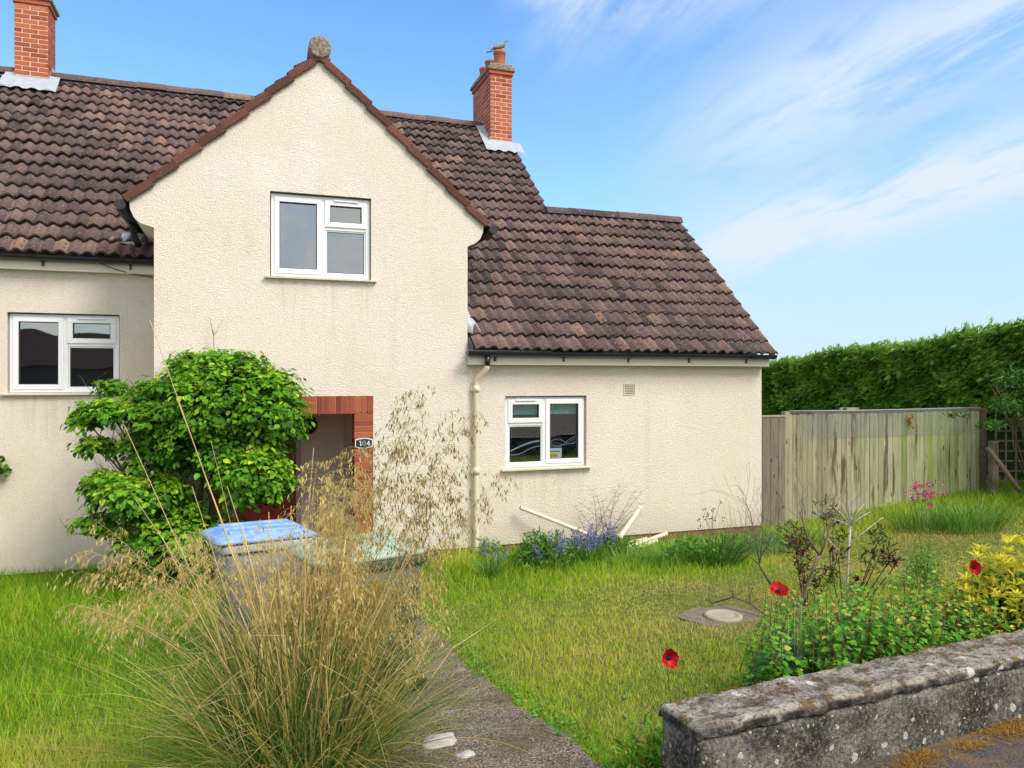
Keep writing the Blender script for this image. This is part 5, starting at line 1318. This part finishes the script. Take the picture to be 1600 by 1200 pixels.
# dead twiggy shrub against the wall
b = G(940, 862); b.y = 9.2; o = empty('dead_wall_shrub', tuple(b), 'brown dead twiggy shrub against the wing wall below the window', 'dead shrub')
mb = MB(); random.seed(31)
for (u, v) in ((895, 790), (905, 805), (925, 765), (930, 775), (915, 790), (945, 785), (960, 765), (968, 760), (978, 762), (990, 770), (985, 800), (1003, 770), (940, 810), (900, 830), (1008, 790), (953, 800)):
    e = Yp(u, v, 9.42); e.y = 9.45+random.uniform(-.1, .08); q = b+Vector((random.gauss(0, .15), .1, 0)); m_ = q.lerp(e, .45)+Vector((random.gauss(0, .05), 0, .05))
    pts = [q*(1-s)**2+m_*2*s*(1-s)+e*s*s for s in np.linspace(0, 1, 9)]; mb.tube(pts, [.006-.0045*i/8 for i in range(9)], 4, .45, caps=False)
    for i in range(3, 9):
        for _ in range(3):
            d_ = Vector((random.choice((-1, 1))*random.uniform(.4, 1), random.gauss(0, .3), random.uniform(.0, .6))); twig(mb, pts[i], d_, random.uniform(.05, .12), .0022, 0, 0, .5, .3, .2, 3)
mb.build('twigs', M_twig, o)
# tall dried weed with black heads
b = G(1112, 850); o = empty('dried_weed', tuple(b), 'thin dried weed with black seed heads near the cottage corner', 'weed'); mb = MB(); hd_ = MB()
for i in range(12):
    e = Yp(1112+random.gauss(0, 9), 806+random.gauss(0, 9), 9.2); mb.tube([b, b.lerp(e, .5)+Vector((0, 0, .03)), e], .0022, 3, .4, caps=False)
    for _ in range(3): p = e+Vector(randdir(1)[0])*.03; hd_.lathe([(.004, -.008), (.011, 0), (.004, .008)], sides=6, M=Matrix.Translation(p))
mb.build('stems', M_twig, o); hd_.build('seed_heads', M_dark, o)
o = empty('self_sown_weeds', tuple(G(1160, 860)), 'wispy pale green weed stems in front of the cottage corner', 'weed')
tuft('stems', (G(1165, 862).x, G(1165, 862).y), .25, 60, (.4, .75), M_blueleaf, o, .6, .006, (.0, .3), (.1, .5), 5)

# loose white pipes ---------------------------------------------------
def pipe(p, q, r_, lab, col=M_cream, extra=None):
    mb = MB(); p, q = Vector(p), Vector(q); d_ = (q-p).normalized(); mid_ = (p+q)/2; o = empty('loose_pipe', tuple(mid_), lab, 'pipe', 'loose pipes in the bed')
    mb.tube([p, q], r_, 14, caps=False); mb.tube([q, p], r_*.86, 14, caps=False); mb.build('pipe', col, o)
    for e, s in ((p, 1), (q, -1)):
        mb = MB(); mb.tube([e-d_*s*.002, e+d_*s*.05], r_*1.14, 14); mb.build('end_socket', col, o)
        mb = MB(); mb.tube([e-d_*s*.004, e-d_*s*.0025], r_*.85, 14); mb.build('bore', M_dark, o)
    return o
a = Yp(813, 793, 9.52); b = Yp(922, 836, 9.30); pipe(a, b, .026, 'long white pipe slanting down the wall below the kitchen window')
a = Yp(1001, 793, 9.45); b = Yp(967, 842, 9.18); pipe(a, b, .032, 'short white pipe leaning upright beside the dead twiggy shrub')
a = Yp(977, 857, 9.10); b = Yp(1041, 834, 9.42); pipe(a, b, .028, 'white pipe on top of the small pile by the plinth')
a = Yp(985, 860, 8.98); b = Yp(1026, 845, 9.22); pipe(a, b, .026, 'white pipe lowest in the small pile by the plinth')
pipe(Yp(970, 852, 9.3), Yp(1010, 842, 9.4), .024, 'white pipe at the back of the small pile by the plinth')

# right hand corner: climber, trellis, leaning pole ---------------------
c = Wd(1600, 612, 12.9); bb = Vector((c.x+.2, c.y, float(ground_z(c.x, c.y)))); o = empty('climber', tuple(bb), 'loose pale leaved climber tumbling over the trellis at right', 'climber')
for (u, v, f, rx, rz, n) in ((1592, 600, 12.9, .50, .35, 620), (1570, 640, 12.6, .28, .22, 330), (1618, 640, 12.8, .4, .5, 500), (1548, 668, 12.5, .14, .12, 110), (1500, 650, 12.2, .22, .04, 60)):
    dome('leaves', Wd(u, v, f), (rx, .25, rz), n, .085, M_darkleaf, o, LANCE_V, LEAF_F2, .35, .25, .4, zmin=0)
mb = MB()
for i in range(9): e = Wd(random.uniform(1550, 1630), random.uniform(590, 670), 12.8); mb.tube([bb, bb.lerp(e, .5)+Vector((random.gauss(0, .2), 0, .2)), e], .008, 4, caps=False)
mb.build('stems', M_twig, o)
k = 26; cP = np.array([tuple(Wd(1491+random.gauss(0, 3), 660+random.uniform(-12, 14), 12.0)) for _ in range(k)]); cP[:, 1] = YF-.05
scatter('dry_leaves', LEAF_V2, LEAF_F2, rot_frames(randdir(k), randdir(k)), cP, .05+0*cP[:, 0], np.full(k, .8), M_moss, o)
o = empty('trellis', (0, 0, 0), 'square wooden trellis in the shade beneath the climber', 'trellis'); t0 = Wd(1556, 700, 13.0); t1 = Wd(1650, 700, 13.0); o.location = (t0.x, t0.y, .3)
mb = MB(); dx = (t1-t0).normalized(); wdt = (t1-t0).length
for i in range(7): p = t0+dx*wdt*i/6; mb.box(-.014, .014, -.008, .008, .3, 1.75, M=Matrix.Translation((p.x, p.y, 0)) @ Matrix.Rotation(-AZ, 4, 'Z'))
for j in range(9): z_ = .4+j*.17; mb.box(0, wdt, .009, .022, z_-.014, z_+.014, M=Matrix.Translation((t0.x, t0.y, 0)) @ Matrix.Rotation(-AZ, 4, 'Z'))
mb.build('slats', M_wood_dark, o)
o = empty('leaning_pole', tuple(Wd(1592, 768, 12.4)), 'rough wooden pole leaning against the end of the fence', 'pole'); mb = MB(); p, q = Wd(1542, 700, 12.75), Wd(1594, 768, 12.3)
mb.tube([p, p.lerp(q, .5)+Vector((0, 0, .02)), q], [.045, .038, .036], 9); mb.build('pole', M_wood_dark, o)
o = empty('concrete_post', tuple(Wd(1552, 770, 13.0)), 'short grey concrete post between the fence end and trellis', 'post'); p = Wd(1552, 770, 13.0)
mb = MB(); mb.box(p.x-.07, p.x+.07, p.y-.05, p.y+.05, 0, 1.25); mb.build('post', M_path, o, .01)

# pigeon on the chimney pot --------------------------------------------
pb_ = Vector((4.67, 13.98, 8.07+.17+.34)); o = empty('pigeon', tuple(pb_), 'grey pigeon perched on the front chimney pot, facing right', 'pigeon')
me = bpy.data.meshes.new('body'); bm = bmesh.new()
sk = [((-.185, 0, .02), .010), ((-.11, 0, .045), .026), ((-.045, 0, .075), .046), ((.02, 0, .105), .058), ((.07, 0, .135), .052), ((.098, 0, .175), .032), ((.112, 0, .205), .026), ((.128, 0, .222), .025), ((.150, 0, .222), .010)]
vs = [bm.verts.new(pb_+Vector(p)) for p, _ in sk]; bm.verts.ensure_lookup_table()
for a_, b_ in zip(vs[:-1], vs[1:]): bm.edges.new((a_, b_))
bm.to_mesh(me); bm.free(); M_pig = flat('pigeon_grey', (.20, .22, .26), .7, .2, .3, 30)
body = link('body', me, M_pig, o); body.modifiers.new('skin', 'SKIN'); ly_ = me.skin_vertices[0] if me.skin_vertices else None
if ly_:
    for i, (_, r_) in enumerate(sk): ly_.data[i].radius = (r_, r_)
    ly_.data[3].use_root = True
ss = body.modifiers.new('sub', 'SUBSURF'); ss.levels = 2; ss.render_levels = 2
for s_ in (-1, 1):
    mb = MB(); Mv = Matrix.Translation(pb_+Vector((-.03, s_*.045, .10))) @ Matrix.Rotation(R(-28), 4, 'Y') @ Matrix.Diagonal((.125, .018, .045, 1))
    mb.lathe([(.05, -1), (.7, -.7), (1, 0), (.7, .7), (.05, 1)], sides=14, M=Mv); mb.build('wing', flat('pigeon_wing', (.27, .29, .33), .7, .2, .4, 22), o)
    mb = MB(); mb.tube([pb_+Vector((.03, s_*.022, .07)), pb_+Vector((.035, s_*.022, .0))], .006, 6); mb.build('leg', M_terra, o)
mb = MB(); mb.tube([pb_+Vector((.148, 0, .222)), pb_+Vector((.172, 0, .214))], [.008, .002], 6); mb.build('beak', M_dark, o)
mb = MB(); mb.box(-.27, -.14, -.028, .028, -.004, .008, M=Matrix.Translation(pb_+Vector((.0, 0, .035))) @ Matrix.Rotation(R(-18), 4, 'Y')); mb.build('tail', M_pig, o, .003)

# pale stones by the grass ------------------------------------------------
for i, (u, v, sx_, sy_, lab) in enumerate(((688, 1172, .10, .06, 'large pale flat stone at the path edge by the tall grass'), (728, 1192, .055, .03, 'small white pebble on the path beside the pale flat stone'))):
    c = G(u, v); bm = bmesh.new(); bmesh.ops.create_icosphere(bm, subdivisions=3, radius=1)
    from mathutils import noise as mn
    for v_ in bm.verts: v_.co = Vector((v_.co.x*sx_, v_.co.y*sx_*.8, v_.co.z*sy_))*(1+.35*mn.noise(v_.co*1.7+Vector((i*3, 0, 0))))+c+Vector((0, 0, .02))
    for f_ in bm.faces: f_.smooth = True
    me = bpy.data.meshes.new('stone'); bm.to_mesh(me); bm.free(); tag(link('stone', me, M_stone), lab, 'stone')

# bungalow across the road: only seen mirrored in the window panes ----------
o = empty('bungalow', (-4, -17, .6), 'brown roofed bungalow across the road, mirrored in the window panes', 'bungalow')
mb = MB(); mb.box(-16, 12, -24, -16, .5, 2.9); mb.build('wall', M_wood_dark, o)
mb = MB(); n0 = len(mb.v); mb.v += [(-16.5, -15.6, 2.8), (12.5, -15.6, 2.8), (12.5, -20, 4.5), (-16.5, -20, 4.5), (-16.5, -24.4, 2.8), (12.5, -24.4, 2.8)]
for q in ((0, 1, 2, 3), (3, 2, 5, 4), (0, 3, 4), (1, 5, 2)): mb.face([n0+i for i in q], .4)
mb.build('roof', flat('distant_brown_tile', (.06, .035, .028), .9, .1, .3, 2), o)

# ------------------------------------------------------------------ LAWN
def lf(x, y, s, ph): return np.sin(x*s+ph+1.3*np.sin(y*s*.7+ph))*np.sin(y*s*1.2-ph+1.1*np.sin(x*s*.8))
N = 330000
f_ = 2.85+(17-2.85)*rng.random(N)**1.55; aa = rng.uniform(-.86, .80, N); rt = np.tan(aa*.87)*f_
x = rt*CA+f_*SA; y = f_*CA-rt*SA
p = lf(x, y, 1.1, .3)*.5+lf(x, y, 2.7, 1.9)*.35+lf(x, y, 6.1, 4)*.25
p += .28*lf(x, y, 14, 2)+.22*lf(x, y, 27, 5)
dry = np.zeros(N)
for (u, v, rr_, am) in ((1110, 945, .8, .85), (1180, 965, .7, .8), (1030, 925, .6, .65), (1430, 870, 1.3, .95), (1540, 838, 1.0, .5), (1100, 1050, .6, .3), (900, 1050, .7, .18), (980, 1000, .7, .3), (60, 1170, .6, .5), (1000, 1120, .3, .3), (1250, 880, .6, .25)):
    c = G(u, v); dry += am*np.exp(-((x-c.x)**2+(y-c.y)**2)/rr_**2)
lush = sst(6.8, 8.3, y)*(x > 1.5)*sst(6.8, 5.5, x)+sst(.2, -.6, x)*sst(3.9, 5.2, y)
ok = y > 2.72
ok &= ~((x > .50-.03) & (x < 1.50+.04*np.sin(y*9)+.05*p) & (y < 9.9))
ok &= ~((x > -.94) & (x < 7.4) & (y > 9.62)); ok &= ~((x < -.9) & (y > 10.9)); ok &= ~((x > 7.4) & (x < 12.2) & (y > 9.86))
wi = Mw.inverted(); lx = (x-WO.x)*math.cos(WA)+(y-WO.y)*math.sin(WA); ly2 = -(x-WO.x)*math.sin(WA)+(y-WO.y)*math.cos(WA)
ok &= ~((lx > -.02) & (lx < 7.6) & (ly2 < .34))
ok &= ((x-mc.x)**2+(y-mc.y)**2) > np.where(rng.random(N) < .6, .31, .22)**2
ok &= ~((rng.random(N) < .75) & (y > 8.9) & (x > 2) & (x < 7.3))
for (qx, qy) in ((.12, 6.32), (.78, 5.10)): ok &= ((x-qx)**2+(y-qy)**2) > .32**2
hgt = (.036+.020*p+.062*np.clip(lush, 0, 1)+.05*(y > 8.5)+.03*sst(10, 12, x))*rng.uniform(.55, 1.35, N)
hgt *= np.clip(1.15-dry*.55, .4, 1.3)
ok &= ~(rng.random(N) < np.clip(dry*.25, 0, .4))
r_ = np.clip(.46+.13*p+.44*dry-.14*np.clip(lush, 0, 1)-.10*sst(10, 12, x)+rng.normal(0, .13, N)+.22*(rng.random(N) < .12), 0, 1)
x, y, hgt, r_, f_ = x[ok], y[ok], hgt[ok], r_[ok], f_[ok]; P = np.stack([x, y, ground_z(x, y)-.004], 1); n = len(x)
lw = blades('lawn_grass', P, rng.uniform(0, 6.3, n), hgt*1.15, rng.uniform(.05, .55, n), rng.uniform(.2, 1.0, n), (.0026+.0006*f_)*rng.uniform(.7, 1.3, n), r_, M_grass, None, 2)
tag(lw, 'overgrown lawn of green grass with straw coloured patches', 'grass', kind='stuff')
# taller seeding grasses through the lawn
N = 2600; x = rng.uniform(-4.5, 8, N); y = rng.uniform(3, 9.5, N); ok = ~((x > .45) & (x < 1.55)) & (((x-mc.x)**2+(y-mc.y)**2) > .2)
wxy = -(x-WO.x)*math.sin(WA)+(y-WO.y)*math.cos(WA); ok &= ~((x > 1.5) & (wxy < .36)); x, y = x[ok], y[ok]; n = len(x)
P = np.stack([x, y, ground_z(x, y)], 1)
tag(blades('seeding_grass', P, rng.uniform(0, 6.3, n), rng.uniform(.12, .30, n), rng.uniform(0, .4, n), rng.uniform(.1, .8, n), .004+0*x, rng.uniform(.35, .95, n), M_grass, None, 4), 'scattered taller seeding grass stalks in the lawn', 'grass', kind='stuff')
# dry litter on the path
N = 1300; x = np.where(rng.random(N) < .5, 1.5-np.abs(rng.normal(0, .12, N)), rng.uniform(.5, 1.5, N)); y = rng.uniform(2.75, 9, N)
P = np.stack([x, y, np.maximum(ground_z(x, y)+.037, np.where(y < 2.7, .71, -9))+rng.uniform(.002, .006, N)], 1)
tag(scatter('path_litter', LANCE_V, LEAF_F2, rot_frames(randdir(N)*np.array([1, 1, .1]), np.array([[0, 0, 1.]])+.25*randdir(N)), P, rng.uniform(.012, .04, N), rng.uniform(.2, 1, N), M_twig), 'brown dry leaf litter scattered on the concrete path', 'leaf litter', kind='stuff')
# small broad leaved weeds in the lawn and along the path
N = 9500; x = rng.uniform(-4, 8, N); y = rng.uniform(2.8, 9, N); k = N//8; x[:k] = 1.54+rng.normal(.05, .07, k); y[:k] = rng.uniform(2.75, 7, k)
wxy = -(x-WO.x)*math.sin(WA)+(y-WO.y)*math.cos(WA); ok = ~((x > 1.56) & (wxy < .36)) & ~((x > .45) & (x < 1.48)) & (((x-mc.x)**2+(y-mc.y)**2) > .15); x, y = x[ok], y[ok]
cl_ = np.sin(x*7+np.sin(y*5)*2)*np.sin(y*6.1+1); m2 = (cl_ > .35) | ((x < 1.72) & (x > 1.4)); x, y = x[m2], y[m2]; n = len(x)
P = np.stack([x, y, ground_z(x, y)+rng.uniform(.01, .05, n)], 1)
tag(scatter('ground_weeds', LEAF_V2, LEAF_F2, rot_frames(randdir(n)*np.array([1, 1, .4]), np.array([[0, 0, 1.]])+.4*randdir(n)), P, rng.uniform(.014, .034, n), np.clip(rng.normal(.5, .2, n), 0, .85), M_snow), 'small broad leaved weeds through the lawn and along the path edge', 'weeds', kind='stuff')
